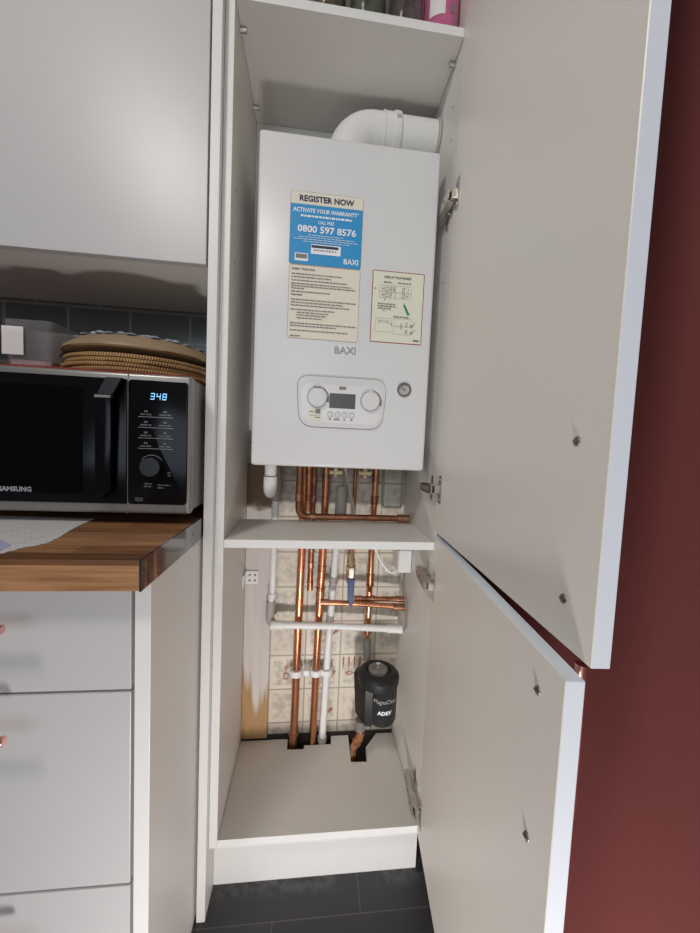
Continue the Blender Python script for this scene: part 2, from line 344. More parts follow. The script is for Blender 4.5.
def edged(o):
    o.data.materials.append(M['panel_edge'])
    for p in o.data.polygons:
        if p.normal.y < -0.9: p.material_index = 1
    return o
def tag(o, label=None, cat=None, group=None, kind=None):
    if label: o['label'] = label
    if cat: o['category'] = cat
    if group: o['group'] = group
    if kind: o['kind'] = kind
    return o
def struct(name, mb, m):
    return tag(mb.build(name, m), kind='structure')
def rrect(x0, x1, z0, z1, r, n=6, rb=None):
    rb = r if rb is None else rb; p = []
    for cx, cz, a0, q in ((x1 - r, z1 - r, 0, r), (x0 + r, z1 - r, 90, r), (x0 + rb, z0 + rb, 180, rb), (x1 - rb, z0 + rb, 270, rb)):
        for i in range(n + 1):
            a = math.radians(a0 + 90 * i / n); p.append((cx + q * math.cos(a), cz + q * math.sin(a)))
    return p
def arc(p0, p1, p2, r, n=8):
    """points rounding the corner p1 between p0 and p2 with radius r"""
    p0, p1, p2 = map(Vector, (p0, p1, p2)); a = (p0 - p1).normalized(); b = (p2 - p1).normalized()
    ang = a.angle(b); d = r / math.tan(ang / 2); s = p1 + a * d; e = p1 + b * d
    out = []
    for i in range(n + 1):
        t = i / n; out.append(s * (1 - t) ** 2 + p1 * 2 * t * (1 - t) + e * t * t)
    return out
def lerp_pts(*segs):
    out = []
    for sg in segs:
        if isinstance(sg, list): out += sg
        else: out.append(Vector(sg))
    return out
_font = bpy.data.curves.new('f', 'FONT'); _fo = bpy.data.objects.new('f', _font)
COL.objects.link(_fo)
def text_verts(body, size, bold=0.0):
    _font.body = body; _font.size = size; _font.offset = bold; _font.align_x = 'LEFT'; _font.resolution_u = 2
    bpy.context.view_layer.update()
    dg = bpy.context.evaluated_depsgraph_get()
    me = _fo.evaluated_get(dg).to_mesh()
    vs = [v.co.copy() for v in me.vertices]; fs = [tuple(p.vertices) for p in me.polygons]
    _fo.evaluated_get(dg).to_mesh_clear()
    return vs, fs
def put_text(mb, body, x, z, h, y=None, width=None, bold=0.0, k=0, F=None, shear=0.0):
    """lettering in the x-z plane (facing -y) with cap height h, starting at x, baseline z"""
    vs, fs = text_verts(body, h / 0.70, bold)
    xs = [v.x for v in vs]; x0, x1 = min(xs), max(xs); sx = (width / (x1 - x0)) if width else 1.0
    nv = []
    for v in vs:
        px, pz = (v.x - x0) * sx + shear * v.y, v.y
        co = Vector((x + px, y, z + pz)) if F is None else F(px, pz)
        nv.append(mb.bm.verts.new(co))
    for f in fs:
        try:
            ff = mb.bm.faces.new([nv[i] for i in f]); ff.material_index = k
        except ValueError: pass
    return mb
def strokes(mb, x0, x1, z, h, y, k=0, word=(0.005, 0.013), gap=0.0017, tilt=0.0):
    x = x0
    while x < x1 - 0.001:
        e = min(x1, x + random.uniform(*word))
        mb.flat([(x, y, z), (e, y, z), (e, y, z + h), (x, y, z + h)], k); x = e + gap
    return mb

# ------------------------------------------------------------------ setting
WY = 0.285; W = 0.464
struct('floor', MB().box(-1.6, 0.60, -3.4, WY + 0.1, -0.05, 0), M['floor'])
wb = MB().box(-1.6, -0.05, WY, WY + 0.1, 0, 2.6); struct('wall_back_left', wb, M['grey_tiles'])
struct('wall_back', MB().box(-0.05, 0.60, WY, WY + 0.1, 0, 2.6), M['old_tiles'])
struct('wall_right', MB().box(0.58, 0.70, -3.4, WY, 0, 2.6), M['redwall'])

struct('gap_shade_strip', MB().box(0.0, W, WY - 0.003, WY - 0.0003, 0.001, 0.178), mat('painted_gap_shade', (0.05, 0.042, 0.035), 0.8, noise=0.3, nscale=30))  # added dark strip: shade of the gap behind the base panel, painted as colour

# ------------------------------------------------------------------ tall boiler cabinet
cab = thing('tall_cabinet', 'tall white boiler housing cabinet standing open with both doors swung right', 'cabinet', (W / 2, 0, 0))
CD = 0.262
edged(MB().box(-0.018, 0, 0, WY - 0.003, 0.152, 2.15, 0.0008).build('side_panel', [M['melamine']], cab))
edged(MB().box(W, W + 0.018, 0, WY - 0.003, 0.152, 2.15, 0.0008).build('side_panel', [M['melamine']], cab))
MB().box(-0.037, -0.0185, -0.019, WY - 0.003, 0, 2.15, 0.0008).build('end_panel', [M['panel_edge']], cab)
edged(MB().box(0.0005, W - 0.0005, 0.0, WY - 0.003, 1.928, 1.946, 0.0006).build('shelf', [M['melamine']], cab))
MB().box(0.0005, W - 0.0005, 0.0, WY - 0.003, 2.132, 2.15).build('top_panel', [M['melamine']], cab)
MB().box(0.0005, W - 0.0005, WY - 0.012, WY - 0.004, 1.9465, 2.131).build('back_panel', [M['melamine']], cab)
MB().box(0.0005, W - 0.0005, WY - 0.009, WY - 0.003, 1.10, 1.927).build('back_panel', [M['melamine']], cab)
edged(MB().box(0.0005, W - 0.0005, 0.0, 0.207, 0.841, 0.859, 0.0006).build('shelf', [M['melamine']], cab))
# thin lighter edging on the two shelves and the base is the same board
bp_ = [(0.0005, 0), (W - 0.0005, 0), (W - 0.0005, 0.278), (0.413, 0.278), (0.373, 0.228), (0.369, 0.179), (0.323, 0.181), (0.324, 0.276),
       (0.271, 0.275), (0.270, 0.245), (0.189, 0.245), (0.189, 0.232), (0.140, 0.233), (0.139, 0.271), (0.0005, 0.271)]
edged(MB().prism(bp_, 'z', 0.152, 0.171).build('base_panel', [M['melamine']], cab))
MB().box(-0.018, W + 0.018, 0.049, 0.066, 0.0, 0.1515).build('plinth', [M['panel_edge']], cab)
# cam fixings under the top shelf
for (x, y) in ((0.004, 0.050), (0.004, 0.225), (W - 0.004, 0.050), (W - 0.004, 0.235)):
    rnd('shelf_pin', MB().tube([(x - math.copysign(0.004, 0.2 - x), y, 1.922), (x + math.copysign(0.009, 0.2 - x), y, 1.922)], 0.005, 12), M['nickel'], cab)

def door_frame(a, z0):
    """local frame: s along the door from its hinge, t out through the thickness (away from the cabinet inside), z up"""
    ox, oy = W - 0.0010, -0.0015
    def T(s, t, z): return Vector((ox - s * math.cos(a) + t * math.sin(a), oy - s * math.sin(a) - t * math.cos(a), z))
    M4 = Matrix(((-math.cos(a), math.sin(a), 0, ox), (-math.sin(a), -math.cos(a), 0, oy), (0, 0, 1, 0), (0, 0, 0, 1)))
    return M4
def make_door(a, z0, z1, hinges, screws, handle):
    T = door_frame(a, z0)
    d = MB().box(0, 0.496, 0.0004, 0.0184, z0, z1, 0.0008, 1)
    # outer face and edges: door_front (slot 1); inner face slot 0
    bmf = d.bm
    for f in bmf.faces:
        n = f.normal; f.normal_update(); n = f.normal
        f.material_index = 0 if n.y < -0.7 else (2 if abs(n.x) > 0.7 or abs(n.z) > 0.7 else 1)
    door = d.build('door', [M['door_in'], M['gloss'], M['trim']], cab, T=T)
    for (s, z) in screws:
        mb = MB(); mb.lathe([(0, -0.0016), (0.0036, -0.0014), (0.0048, 0.0002), (0.0048, 0.0006)], (0, 0, 0), 'z', 14)
        mb.box(-0.003, 0.003, -0.0006, 0.0006, -0.0028, -0.0018)
        R_ = Matrix.Translation((s, 0, z)) @ Matrix.Rotation(-PI / 2, 4, 'X')
        mb.build('screw', M['screw_dull'], door, T=T @ R_)
    for hz, drop in hinges:
        h = MB()
        h.box(0.012, 0.030, -0.0022, 0.0003, hz - 0.030, hz + 0.030, 0.0008, 1)               # cup plate on the door
        for zz in (-0.022, 0.022): h.tube([(0.021, -0.0036, hz + zz), (0.021, 0.0, hz + zz)], 0.0038, 10)
        h.box(0.002, 0.022, -0.014, -0.001, hz - 0.0095, hz + 0.0095, 0.0015, 1)             # knuckle
        h.build('hinge_cup', M['nickel'], door, T=T)
        X1 = W - 0.0006; dz = drop
        g = MB()
        g.prism([(-0.020, hz - 0.009), (0.004, hz - 0.011), (0.060, hz - 0.0085 + dz), (0.060, hz + 0.0085 + dz), (0.004, hz + 0.011), (-0.020, hz + 0.009)], 'x', X1 - 0.0215, X1 - 0.0195)
        for q0, q1 in ((-0.011, -0.009), (0.009, 0.011)):
            g.prism([(-0.012, hz + q0), (0.058, hz + q0 * 0.78 + dz), (0.058, hz + q1 * 0.78 + dz), (-0.012, hz + q1)], 'x', X1 - 0.0215, X1 - 0.007)
        g.box(X1 - 0.010, X1, 0.014, 0.056, hz - 0.006 + dz, hz + 0.006 + dz, 0.0006, 1)
        g.build('hinge_arm', M['nickel'], cab)
        g = MB()
        for yy in (0.006, 0.028, 0.048): g.tube([(X1 - 0.0222, yy, hz + dz * yy / 0.060), (X1 - 0.0190, yy, hz + dz * yy / 0.060)], 0.0036, 8)
        g.build('hinge_screw', M['seam'], cab)
        g = MB().box(X1 - 0.0012, X1, 0.030, 0.042, hz - 0.028 + dz, hz + 0.028 + dz)
        g.build('mounting_plate', M['nickel'], cab)
    if handle:
        s, ha, hb = handle; hb_ = MB()
        hb_.tube([(s, 0.044, ha), (s, 0.044, hb)], 0.006, 14)
        for zz in (ha + 0.02, hb - 0.02): hb_.tube([(s, 0.018, zz), (s, 0.044, zz)], 0.005, 12)
        hb_.build('handle', M['rose'], door, T=T)
    return door
make_door(1.5060, 0.8840, 2.148, [(1.602, -0.014), (0.982, -0.002)], [(0.452, 0.929), (0.453, 1.086)], (0.435, 0.93, 1.09))
make_door(1.4625, 0.153, 0.8726, [(0.764, 0.012), (0.222, 0.030)], [(0.454, 0.834), (0.455, 0.677)], (0.4515, 0.700, 0.862))

# shelf-support holes down the side panels
for X, sgn, holes in ((0.0, 1, [(0.045, z) for z in (1.45, 1.60, 1.05)]), (W, -1, [(0.045, z) for z in (1.76, 1.83, 1.45)])):
    for (y, z) in holes:
        MB().tube([(X - sgn * 0.0002, y, z), (X + sgn * 0.0006, y, z)], 0.0025, 10).build('peg_hole', M['seam'], cab)
# white corner bracket at the back left
bk = thing('corner_bracket', 'small white plastic fixing bracket screwed in the back left corner below the middle shelf', 'bracket', (0.0, 0.25, 0.66))
b = MB(); b.box(0.0006, 0.040, WY - 0.021, WY - 0.017, 0.655, 0.695, 0.002, 2); b.box(0.0006, 0.0045, 0.225, WY - 0.017, 0.657, 0.693, 0.0015, 2)
b.build('bracket_plate', M['plastic_w'], bk)
for (x, z) in ((0.015, 0.667), (0.015, 0.683), (0.030, 0.667), (0.030, 0.683)):
    MB().tube([(x, WY - 0.0225, z), (x, WY - 0.0205, z)], 0.0032, 12).build('screw', M['seam'], bk)

# ------------------------------------------------------------------ timber board on the wall
tb = MB().box(0.0008, 0.0765, WY - 0.016, WY - 0.0005, 0.178, 1.005, 0.001, 1)
tag(rnd('timber_board', tb, M['board']), 'upright wall board painted white with bare timber showing at its foot', 'board')

# printed motifs on the old tiles
def motif(kind, x, z, s, m='motif_red'):
    mb = MB(); y = WY - 0.0006; r = 0.0011
    L = []
    if kind == 'key':
        L = [[(0, 0), (0.0, 0.3)], [(-.15, .45), (0, .3), (.15, .45), (.1, .62), (-.1, .62), (-.15, .45)], [(.05, .3), (.25, .55), (.3, .8), (.1, .85), (.05, .6)],
             [(-.22, -.75), (.22, -.75), (.22, -.15), (-.22, -.15), (-.22, -.75)], [(0, -.15), (.05, 0)]]
    if kind == 'cutlery':
        for i in range(4):
            u = -0.75 + i * 0.45; L += [[(u, .6), (u, -.4)], [(u + .06, .6), (u + .06, -.1)]]
        L += [[(-.5, -.75), (-.2, -.6), (.1, -.75), (-.2, -.9), (-.5, -.75)], [(.3, -.3), (.35, -.8)]]
    if kind == 'cross': L = [[(-.3, -.4), (.3, .4)], [(-.2, .3), (.2, -.2)]]
    if kind == 'feather': L = [[(-.5, -.5), (.4, .4)], [(-.4, -.2), (.3, .5)], [(0, -.3), (.5, .3)]]
    for pl in L:
        for a, b_ in zip(pl, pl[1:]):
            p = Vector((x + a[0] * s, y, z + a[1] * s)); q = Vector((x + b_[0] * s, y, z + b_[1] * s))
            mb.tube([p, q], r, 6)
    o = mb.build('tile_print', M[m]); o['kind'] = 'structure'; o.parent = bpy.data.objects['wall_back']
for k_, x, z, s, c_ in (('key', 0.127, 0.375, 0.030, 'motif_red'), ('cutlery', 0.328, 0.395, 0.038, 'motif_red'), ('cross', 0.200, 0.405, 0.018, 'ink2'),
                        ('feather', 0.265, 0.365, 0.026, 'motif_red'), ('feather', 0.262, 0.245, 0.022, 'motif_red'), ('feather', 0.275, 0.50, 0.02, 'motif_red')):
    motif(k_, x, z, s, c_)

# ------------------------------------------------------------------ pipes
def pipe(label, pts, r, m, name='copper_pipe', cat='pipe', fittings=(), fm='solder', group=None, fr=1.22):
    p0 = Vector(pts[0]); t = thing(name, label, cat, p0, group)
    rnd('tube', MB().tube(pts, r, 18), M[m], t)
    for (a, b_) in fittings:
        a = Vector(a); b_ = Vector(b_); d = (b_ - a).normalized(); L = (b_ - a).length
        mb = MB().tube([a, a + d * 0.1 * L, a + d * 0.12 * L, a + d * 0.88 * L, a + d * 0.9 * L, b_], [r * (fr + .12), r * (fr + .12), r * fr, r * fr, r * (fr + .12), r * (fr + .12)], 18)
        rnd('fitting', mb, M[fm], t)
    return t
PY = 0.257
# behind-shelf verticals
pipe('thick copper riser furthest left, bright below the middle shelf and down through the base', [(0.157, PY, 0.140), (0.159, PY, 0.50), (0.162, PY, 0.76), (0.158, PY, 1.005)], 0.0114, 'copper',
     fittings=[((0.157, PY, 0.150), (0.157, PY, 0.200)), ((0.160, PY, 0.885), (0.160, PY, 0.90)), ((0.159, PY, 0.965), (0.159, PY, 0.98))], fr=1.12)
pipe('second thick copper riser, with a brown lower half and a tee into the cross pipe', [(0.2135, PY, 0.140), (0.218, PY, 0.50), (0.224, PY, 0.80), (0.224, PY, 1.005)], 0.0108, 'copper',
     fittings=[((0.2195, PY, 0.600), (0.2205, PY, 0.650)), ((0.224, PY, 0.97), (0.224, PY, 0.985)), ((0.222, PY, 0.70), (0.2222, PY, 0.715))], fr=1.12)
pipe('thin tarnished copper pipe with many joints between the two thick risers', [(0.1895, 0.262, 0.64), (0.1895, 0.262, 1.005)], 0.0072, 'copper_d',
     fittings=[((0.1895, 0.262, 0.64), (0.1895, 0.262, 0.665)), ((0.1895, 0.262, 0.705), (0.1895, 0.262, 0.725)), ((0.1895, 0.262, 0.755), (0.1895, 0.262, 0.80)), ((0.1895, 0.262, 0.90), (0.1895, 0.262, 0.92)), ((0.1895, 0.262, 0.955), (0.1895, 0.262, 0.975))])
mp_ = lerp_pts((0.150, 0.195, 1.012), *arc((0.150, 0.195, 1.0), (0.150, 0.195, 0.8715), (0.3, 0.195, 0.8715), 0.026), (0.30, 0.195, 0.8715), (0.456, 0.195, 0.8715))
pipe('copper pipe dropping from the boiler and bending right along the shelf back', mp_, 0.0088, 'copper_d',
     fittings=[((0.150, 0.195, 0.915), (0.150, 0.195, 0.935)), ((0.182, 0.195, 0.8715), (0.197, 0.195, 0.8715)), ((0.425, 0.195, 0.8715), (0.456, 0.195, 0.8715))])
pipe('narrow copper pipe just right of the bent pipe under the boiler', [(0.175, 0.200, 0.8835), (0.175, 0.200, 1.012)], 0.0068, 'copper',
     fittings=[((0.175, 0.200, 0.915), (0.175, 0.200, 0.93)), ((0.175, 0.200, 0.985), (0.175, 0.200, 1.0))], fm='copper_d')
pipe('copper riser on the right running from the boiler down to the black filter', [(0.366, PY, 0.485), (0.367, PY, 0.75), (0.369, PY, 1.012)], 0.0088, 'copper',
     fittings=[((0.3685, PY, 0.90), (0.3685, PY, 0.925)), ((0.369, PY, 0.965), (0.369, PY, 0.985)), ((0.367, PY, 0.655), (0.367, PY, 0.69)), ((0.366, PY, 0.51), (0.366, PY, 0.535))], fm='copper_d')
pipe('slim copper pipe hanging between the grey cylinder and the right riser', [(0.306, 0.238, 0.885), (0.306, 0.238, 1.012)], 0.0055, 'copper_d')
# cross pipes below the shelf
pipe('copper cross pipe running right from the second riser below the blue valve', [(0.2195, 0.200, 0.630), (0.33, 0.200, 0.625), (0.461, 0.200, 0.614)], 0.0078, 'copper',
     fittings=[((0.2195, 0.2, 0.630), (0.243, 0.2, 0.629)), ((0.425, 0.2, 0.6160), (0.461, 0.2, 0.614))])
pipe('upper of the two copper cross pipes, starting at the blue valve', [(0.318, 0.215, 0.633), (0.461, 0.215, 0.6315)], 0.0072, 'copper_d',
     fittings=[((0.316, 0.215, 0.633), (0.336, 0.215, 0.633)), ((0.355, 0.215, 0.6332), (0.375, 0.215, 0.6332)), ((0.437, 0.215, 0.632), (0.461, 0.215, 0.6315))])
# brown pipe behind with the pipe clips (rail)
pipe('white vertical waste pipe between the second riser and the blue valve', [(0.2425, 0.257, 0.150), (0.251, 0.257, 0.50), (0.263, 0.257, 0.80), (0.264, 0.257, 0.87)], 0.0105, 'plastic_w', name='white_pipe',
     fittings=[((0.2425, 0.2575, 0.174), (0.2425, 0.2575, 0.186)), ((0.2575, 0.257, 0.665), (0.258, 0.257, 0.68))], fm='plastic_g')
pipe('white overflow pipe running level across the lower compartment', [(0.100, 0.228, 0.551), (0.27, 0.228, 0.5455), (0.462, 0.228, 0.534)], 0.0098, 'plastic_w', name='white_pipe',
     fittings=[((0.083, 0.228, 0.5515), (0.118, 0.228, 0.551)), ((0.420, 0.228, 0.5370), (0.4625, 0.228, 0.534))], fm='plastic_w')
pipe('cream vertical pipe at the far left with its end elbow below the shelf', lerp_pts((0.0835, 0.240, 0.905), (0.0835, 0.240, 0.63), (0.079, 0.240, 0.618)), 0.0098, 'plastic_w', name='white_pipe',
     fittings=[((0.0830, 0.240, 0.625), (0.0830, 0.240, 0.64))], fm='plastic_w')
e = MB().tube(lerp_pts((0.079, 0.250, 0.612), *arc((0.079, 0.25, 0.62), (0.077, 0.245, 0.549), (0.12, 0.228, 0.551), 0.018), (0.083, 0.240, 0.5485)), 0.0125, 16)
tag(rnd('pipe_elbow', e, M['plastic_g']), 'grey elbow at the left end of the level white pipe', 'pipe fitting')
# grey waste pipe behind the trap
pipe('grey waste pipe behind the white trap, under the boiler on the left', [(0.083, 0.250, 0.9065), (0.083, 0.250, 0.95), (0.082, 0.250, 1.0)], [0.013] * 3 if False else 0.0135, 'plastic_g', name='grey_pipe',
     fittings=[((0.083, 0.250, 0.935), (0.083, 0.250, 0.965))], fm='plastic_g')
tr = thing('condensate_trap', 'white rounded condensate trap hanging under the boiler at the left', 'pipe trap', (0.080, 0.13, 0.93))
rnd('trap_bottle', MB().lathe([(0, 0.006), (0.006, 0.0065), (0.012, 0.012), (0.0155, 0.022), (0.0165, 0.032), (0.0165, 0.058), (0.0150, 0.060)], (0.080, 0.13, 0.925), 'z', 28), M['plastic_w'], tr)
rnd('trap_neck', MB().lathe([(0.0145, 0.0), (0.0145, 0.030), (0, 0.030)], (0.080, 0.13, 0.986), 'z', 28), M['plastic_w'], tr)
rnd('trap_ring', MB().lathe([(0.0168, 0), (0.0172, 0.001), (0.0168, 0.002)], (0.080, 0.13, 0.9845), 'z', 28), M['seam'], tr)
gc = thing('grey_cylinder_valve', 'short grey plastic cylinder with a thin stem below the middle of the boiler', 'valve', (0.268, 0.22, 0.862))
rnd('cylinder', MB().lathe([(0, 0), (0.0155, 0), (0.0155, 0.088), (0.013, 0.092), (0, 0.092)], (0.268, 0.235, 0.8615), 'z', 24), M['plastic_g'], gc)
rnd('stem', MB().tube([(0.268, 0.235, 0.952), (0.268, 0.235, 1.012)], 0.0045, 10), M['plastic_g'], gc)
pipe('thin grey plastic hose slanting down from the boiler to the shelf', [(0.270, 0.17, 1.012), (0.283, 0.18, 0.96), (0.304, 0.20, 0.883)], 0.0042, 'plastic_g', name='hose', cat='hose')
# brass unions under the boiler
for i, (x, y, l_) in enumerate(((0.246, 0.19, 'brass union under the boiler between the copper risers'), (0.325, 0.19, 'cluster of brass valve fittings under the boiler toward the right'))):
    t = thing('brass_valve', l_, 'valve', (x, y, 0.985))
    rnd('valve_body', MB().lathe([(0, 0), (0.009, 0), (0.009, 0.012), (0.012, 0.013), (0.012, 0.024), (0.008, 0.025), (0.008, 0.034), (0, 0.034)], (x, y, 0.9835), 'z', 6 if i else 20, smooth=False), M['brass'], t)
    MB().box(x - 0.018, x + 0.018, y - 0.012, y - 0.008, 0.990, 1.001, 0.001, 1).build('valve_tap', M['brass'], t)
# white cable trunk/strip on the wall right
sp = thing('wire_bracket', 'thin pale metal strap bent in a U on the wall behind the right pipe', 'bracket', (0.43, WY, 0.87))
rnd('strap', MB().tube(lerp_pts((0.398, WY - 0.006, 1.02), *arc((0.398, WY - .006, 1.0), (0.398, WY - .006, 0.885), (0.43, WY - .006, 0.885), 0.008), *arc((0.40, WY - .006, 0.885), (0.455, WY - .006, 0.885), (0.455, WY - .006, 1.0), 0.008), (0.455, WY - 0.006, 1.02)), 0.003, 10), M['plastic_g'], sp)

# stop valve with blue lever
sv = thing('stop_valve', 'brass stop valve with a blue lever in the middle of the lower compartment', 'valve', (0.30, 0.2, 0.63))
rnd('pipe_stub', MB().tube([(0.300, 0.2, 0.755), (0.300, 0.2, 0.838)], 0.0065, 14), M['copper'], sv)
rnd('valve_body', MB().lathe([(0, 0), (0.009, 0), (0.0105, 0.006), (0.013, 0.008), (0.013, 0.026), (0.011, 0.030), (0.014, 0.034), (0.014, 0.050), (0.0105, 0.053), (0.0115, 0.068), (0.009, 0.072), (0.0085, 0.085), (0, 0.085)], (0.300, 0.2, 0.685), 'z', 8, smooth=False), M['brass'], sv)
MB().box(0.292, 0.308, 0.180, 0.190, 0.700, 0.735, 0.002, 1).build('lever_nut', M['silver_tape'], sv)
MB().prism([(0.290, 0.705), (0.310, 0.705), (0.3085, 0.640), (0.305, 0.627), (0.298, 0.627), (0.294, 0.640)], 'y', 0.176, 0.184, 0.0015).build('lever', M['blue_lever'], sv)
rnd('lower_union', MB().tube([(0.302, 0.205, 0.64), (0.301, 0.203, 0.685)], 0.0075, 12), M['brass'], sv)

# pipe clips
for i, (x, r_, yy, l_) in enumerate(((0.1585, 0.0114, PY, 'white clip round the left copper riser'), (0.2165, 0.0108, PY, 'white clip round the second copper riser'), (0.2483, 0.0105, 0.257, 'white clip round the white vertical pipe'))):
    t = thing('pipe_clip', l_, 'pipe clip', (x, yy, 0.384), 'white pipe clips')
    mb = MB().lathe([(r_ + 0.0008, 0), (r_ + 0.0075, 0), (r_ + 0.0075, 0.017), (r_ + 0.0008, 0.017)], (x, yy, 0.384), 'z', 24)
    rnd('clip_ring', mb, M['plastic_w'], t)
    MB().box(x - 0.010, x + 0.010, yy + r_ + 0.0075, WY - 0.001, 0.385, 0.400, 0.002, 1).build('clip_foot', M['plastic_w'], t)
t = MB().box(0.180, 0.197, 0.244, WY - 0.001, 0.385, 0.402, 0.003, 2)
tag(t.build('pipe_clip', M['plastic_w']), 'empty white clip between the two clipped copper risers', 'pipe clip', 'white pipe clips')

# fused spur box and cable
sb = thing('socket_box', 'white plastic electrical box under the middle shelf at the right', 'electrical box', (0.44, 0.19, 0.72))
MB().box(0.428, W - 0.001, 0.165, 0.235, 0.727, 0.790, 0.003, 2).build('box_body', M['plastic_w'], sb)
MB().box(0.426, 0.4285, 0.168, 0.232, 0.730, 0.787, 0.001, 1).build('box_lid', M['plastic_w'], sb)
cp = []
for i in range(15):
    u = i / 14; cp.append((0.360 + 0.075 * u, 0.20 - 0.01 * u, 0.795 - 0.078 * math.sin(min(1, u * 1.25) * PI / 2) + 0.012 * max(0, u - 0.75) * 4))
tag(rnd('white_cable', MB().tube([(0.352, 0.215, 0.838)] + cp, 0.0032, 8), M['plastic_w']), 'white cable looping from behind the shelf to the white electrical box', 'cable')
cp = [(0.452, 0.19, 0.725), (0.447, 0.18, 0.690), (0.452, 0.175, 0.655), (0.459, 0.175, 0.620), (0.461, 0.18, 0.570), (0.4605, 0.20, 0.545)]
tag(rnd('grey_cable', MB().tube(cp, 0.0028, 8), M['ink2']), 'grey cable hanging from the electrical box against the right panel', 'cable')

# ------------------------------------------------------------------ magnetic filter
fl = thing('magnetic_filter', 'black cylindrical magnetic system filter on the right pipe above the base panel', 'filter', (0.385, 0.16, 0.30))
fx, fy = 0.395, 0.150
rnd('canister', MB().lathe([(0, 0), (0.030, 0.001), (0.038, 0.007), (0.0405, 0.015), (0.041, 0.106), (0.0435, 0.110), (0, 0.110)], (fx, fy, 0.320), 'z', 40), M['rubber'], fl)
lid = MB().lathe([(0.043, 0), (0.054, 0.004), (0.0560, 0.012), (0.0560, 0.026), (0.050, 0.033), (0.040, 0.037), (0.033, 0.036), (0.030, 0.031), (0, 0.031)], (fx - 0.012, fy, 0.427), 'z', 44)
rnd('lid', lid, M['rubber'], fl)
rnd('lid_cap', MB().lathe([(0.026, 0.0), (0.026, 0.010), (0.021, 0.014), (0.010, 0.014), (0.009, 0.017), (0, 0.018)], (fx - 0.014, fy, 0.457), 'z', 30), M['rubber_g'], fl)
rnd('bleed_screw', MB().lathe([(0.006, 0), (0.006, 0.007), (0, 0.007)], (fx - 0.014, fy, 0.474), 'z', 8, smooth=False), M['chrome'], fl)
bd = MB().prism([(0.319, 0.175), (0.345, 0.125), (0.372, 0.122), (0.372, 0.195), (0.335, 0.2)], 'z', 0.320, 0.445, 0.006)
# taper the bracket towards its foot
for v in bd.bm.verts:
    f_ = (v.co.z - 0.320) / 0.125
    v.co.x = 0.350 + (v.co.x - 0.350) * (0.70 + 0.32 * min(1, max(0, f_)))
rnd('valve_housing', bd, M['rubber'], fl)
rnd('inlet_union', MB().tube([(0.364, 0.225, 0.440), (0.366, 0.257, 0.490)], 0.011, 14), M['rubber_g'], fl)
rnd('outlet_union', MB().tube([(0.340, 0.150, 0.322), (0.339, 0.150, 0.296)], 0.0145, 16), M['rubber_g'], fl)
def cyl_map(cx, cy, r, a0, z0):
    def F(px, pz):
        a = a0 + px / r; return Vector((cx + math.sin(a) * (r + 0.0006), cy - math.cos(a) * (r + 0.0006), z0 + pz))
    return F
let = MB(); put_text(let, 'ADEY', 0, 0, 0.0095, F=cyl_map(fx, fy, 0.041, -0.46, 0.364), width=0.040, bold=0.0006)
let.build('lettering', M['white_ink'], fl)
let = MB(); put_text(let, 'MagnaClean', 0, 0, 0.011, F=cyl_map(fx, fy, 0.041, -0.72, 0.394), width=0.064)
let.build('lettering', M['inkline'], fl)
pp = lerp_pts((0.339, 0.150, 0.300), (0.341, 0.150, 0.280), (0.338, 0.157, 0.262), (0.333, 0.168, 0.238), (0.331, 0.186, 0.212), (0.334, 0.198, 0.18), (0.334, 0.2, 0.12))
pipe('bent copper pipe from the black filter down into the base cut-out', pp, 0.0105, 'copper',
     fittings=[((0.3372, 0.159, 0.258), (0.334, 0.165, 0.245)), ((0.3395, 0.150, 0.300), (0.340, 0.150, 0.288))], fr=1.15)

# ------------------------------------------------------------------ boiler
BX0, BX1, BY, BZ0, BZ1 = 0.0465, 0.4396, 0.032, 1.018, 1.722
bo = thing('boiler', 'white wall hung gas combi boiler with blue and cream stickers', 'boiler', ((BX0 + BX1) / 2, 0.16, BZ0))
mb = MB().box(BX0, BX1, BY, WY - 0.0175, BZ0, BZ1, 0.007, 3)
rnd('casing', mb, M['boiler'], bo)
mb = MB().box(BX0 + 0.07, BX1 - 0.03, 0.10, 0.258, BZ0 - 0.004, BZ0 + 0.001); mb.build('underside_tray', M['plastic_g'], bo)
def sticker(name, x0, x1, z0, z1, r, m, border, bm_, parent=bo, depth=0.0006, y=BY):
    s_ = MB().prism(rrect(x0 - border, x1 + border, z0 - border, z1 + border, r + border, 4), 'y', y, y - depth)
    s_.prism(rrect(x0, x1, z0, z1, r, 4), 'y', y - depth, y - depth - 0.0003, k=1)
    return s_.build(name, [bm_, m], parent)
# blue registration sticker
y1 = BY - 0.0016
st = sticker('registration_sticker', 0.1165, 0.2705, 1.4555, 1.604, 0.004, M['blue'], 0.0009, M['ink2'])
tag(st, 'blue warranty registration sticker with white header')
h = MB().prism(rrect(0.1165, 0.2705, 1.579, 1.604, 0.004, 4, rb=0.0001), 'y', BY - 0.0009, BY - 0.0012); h.build('header_band', M['cream'], st)
tx = MB(); put_text(tx, 'REGISTER NOW', 0.1345, 1.5855, 0.0115, y1, 0.117, 0.0006); tx.build('lettering', M['ink'], st)
tx = MB()
put_text(tx, 'ACTIVATE YOUR WARRANTY*', 0.1215, 1.5630, 0.0082, y1, 0.142, 0.0003)
strokes(tx, 0.138, 0.248, 1.5530, 0.0042, y1, word=(0.003, 0.012))
put_text(tx, 'CALL FREE', 0.1755, 1.5410, 0.0062, y1, 0.034, 0.0002)
put_text(tx, '0800 597 8576', 0.1320, 1.5225, 0.0135, y1, 0.126, 0.0005)
for z_, a_, b_ in ((1.5160, 0.155, 0.232), (1.5115, 0.135, 0.256), (1.507, 0.125, 0.262), (1.5025, 0.145, 0.245)): strokes(tx, a_, b_, z_, 0.0011, y1)
put_text(tx, 'BAXI', 0.2335, 1.4630, 0.0112, y1, 0.0315, 0.0003)
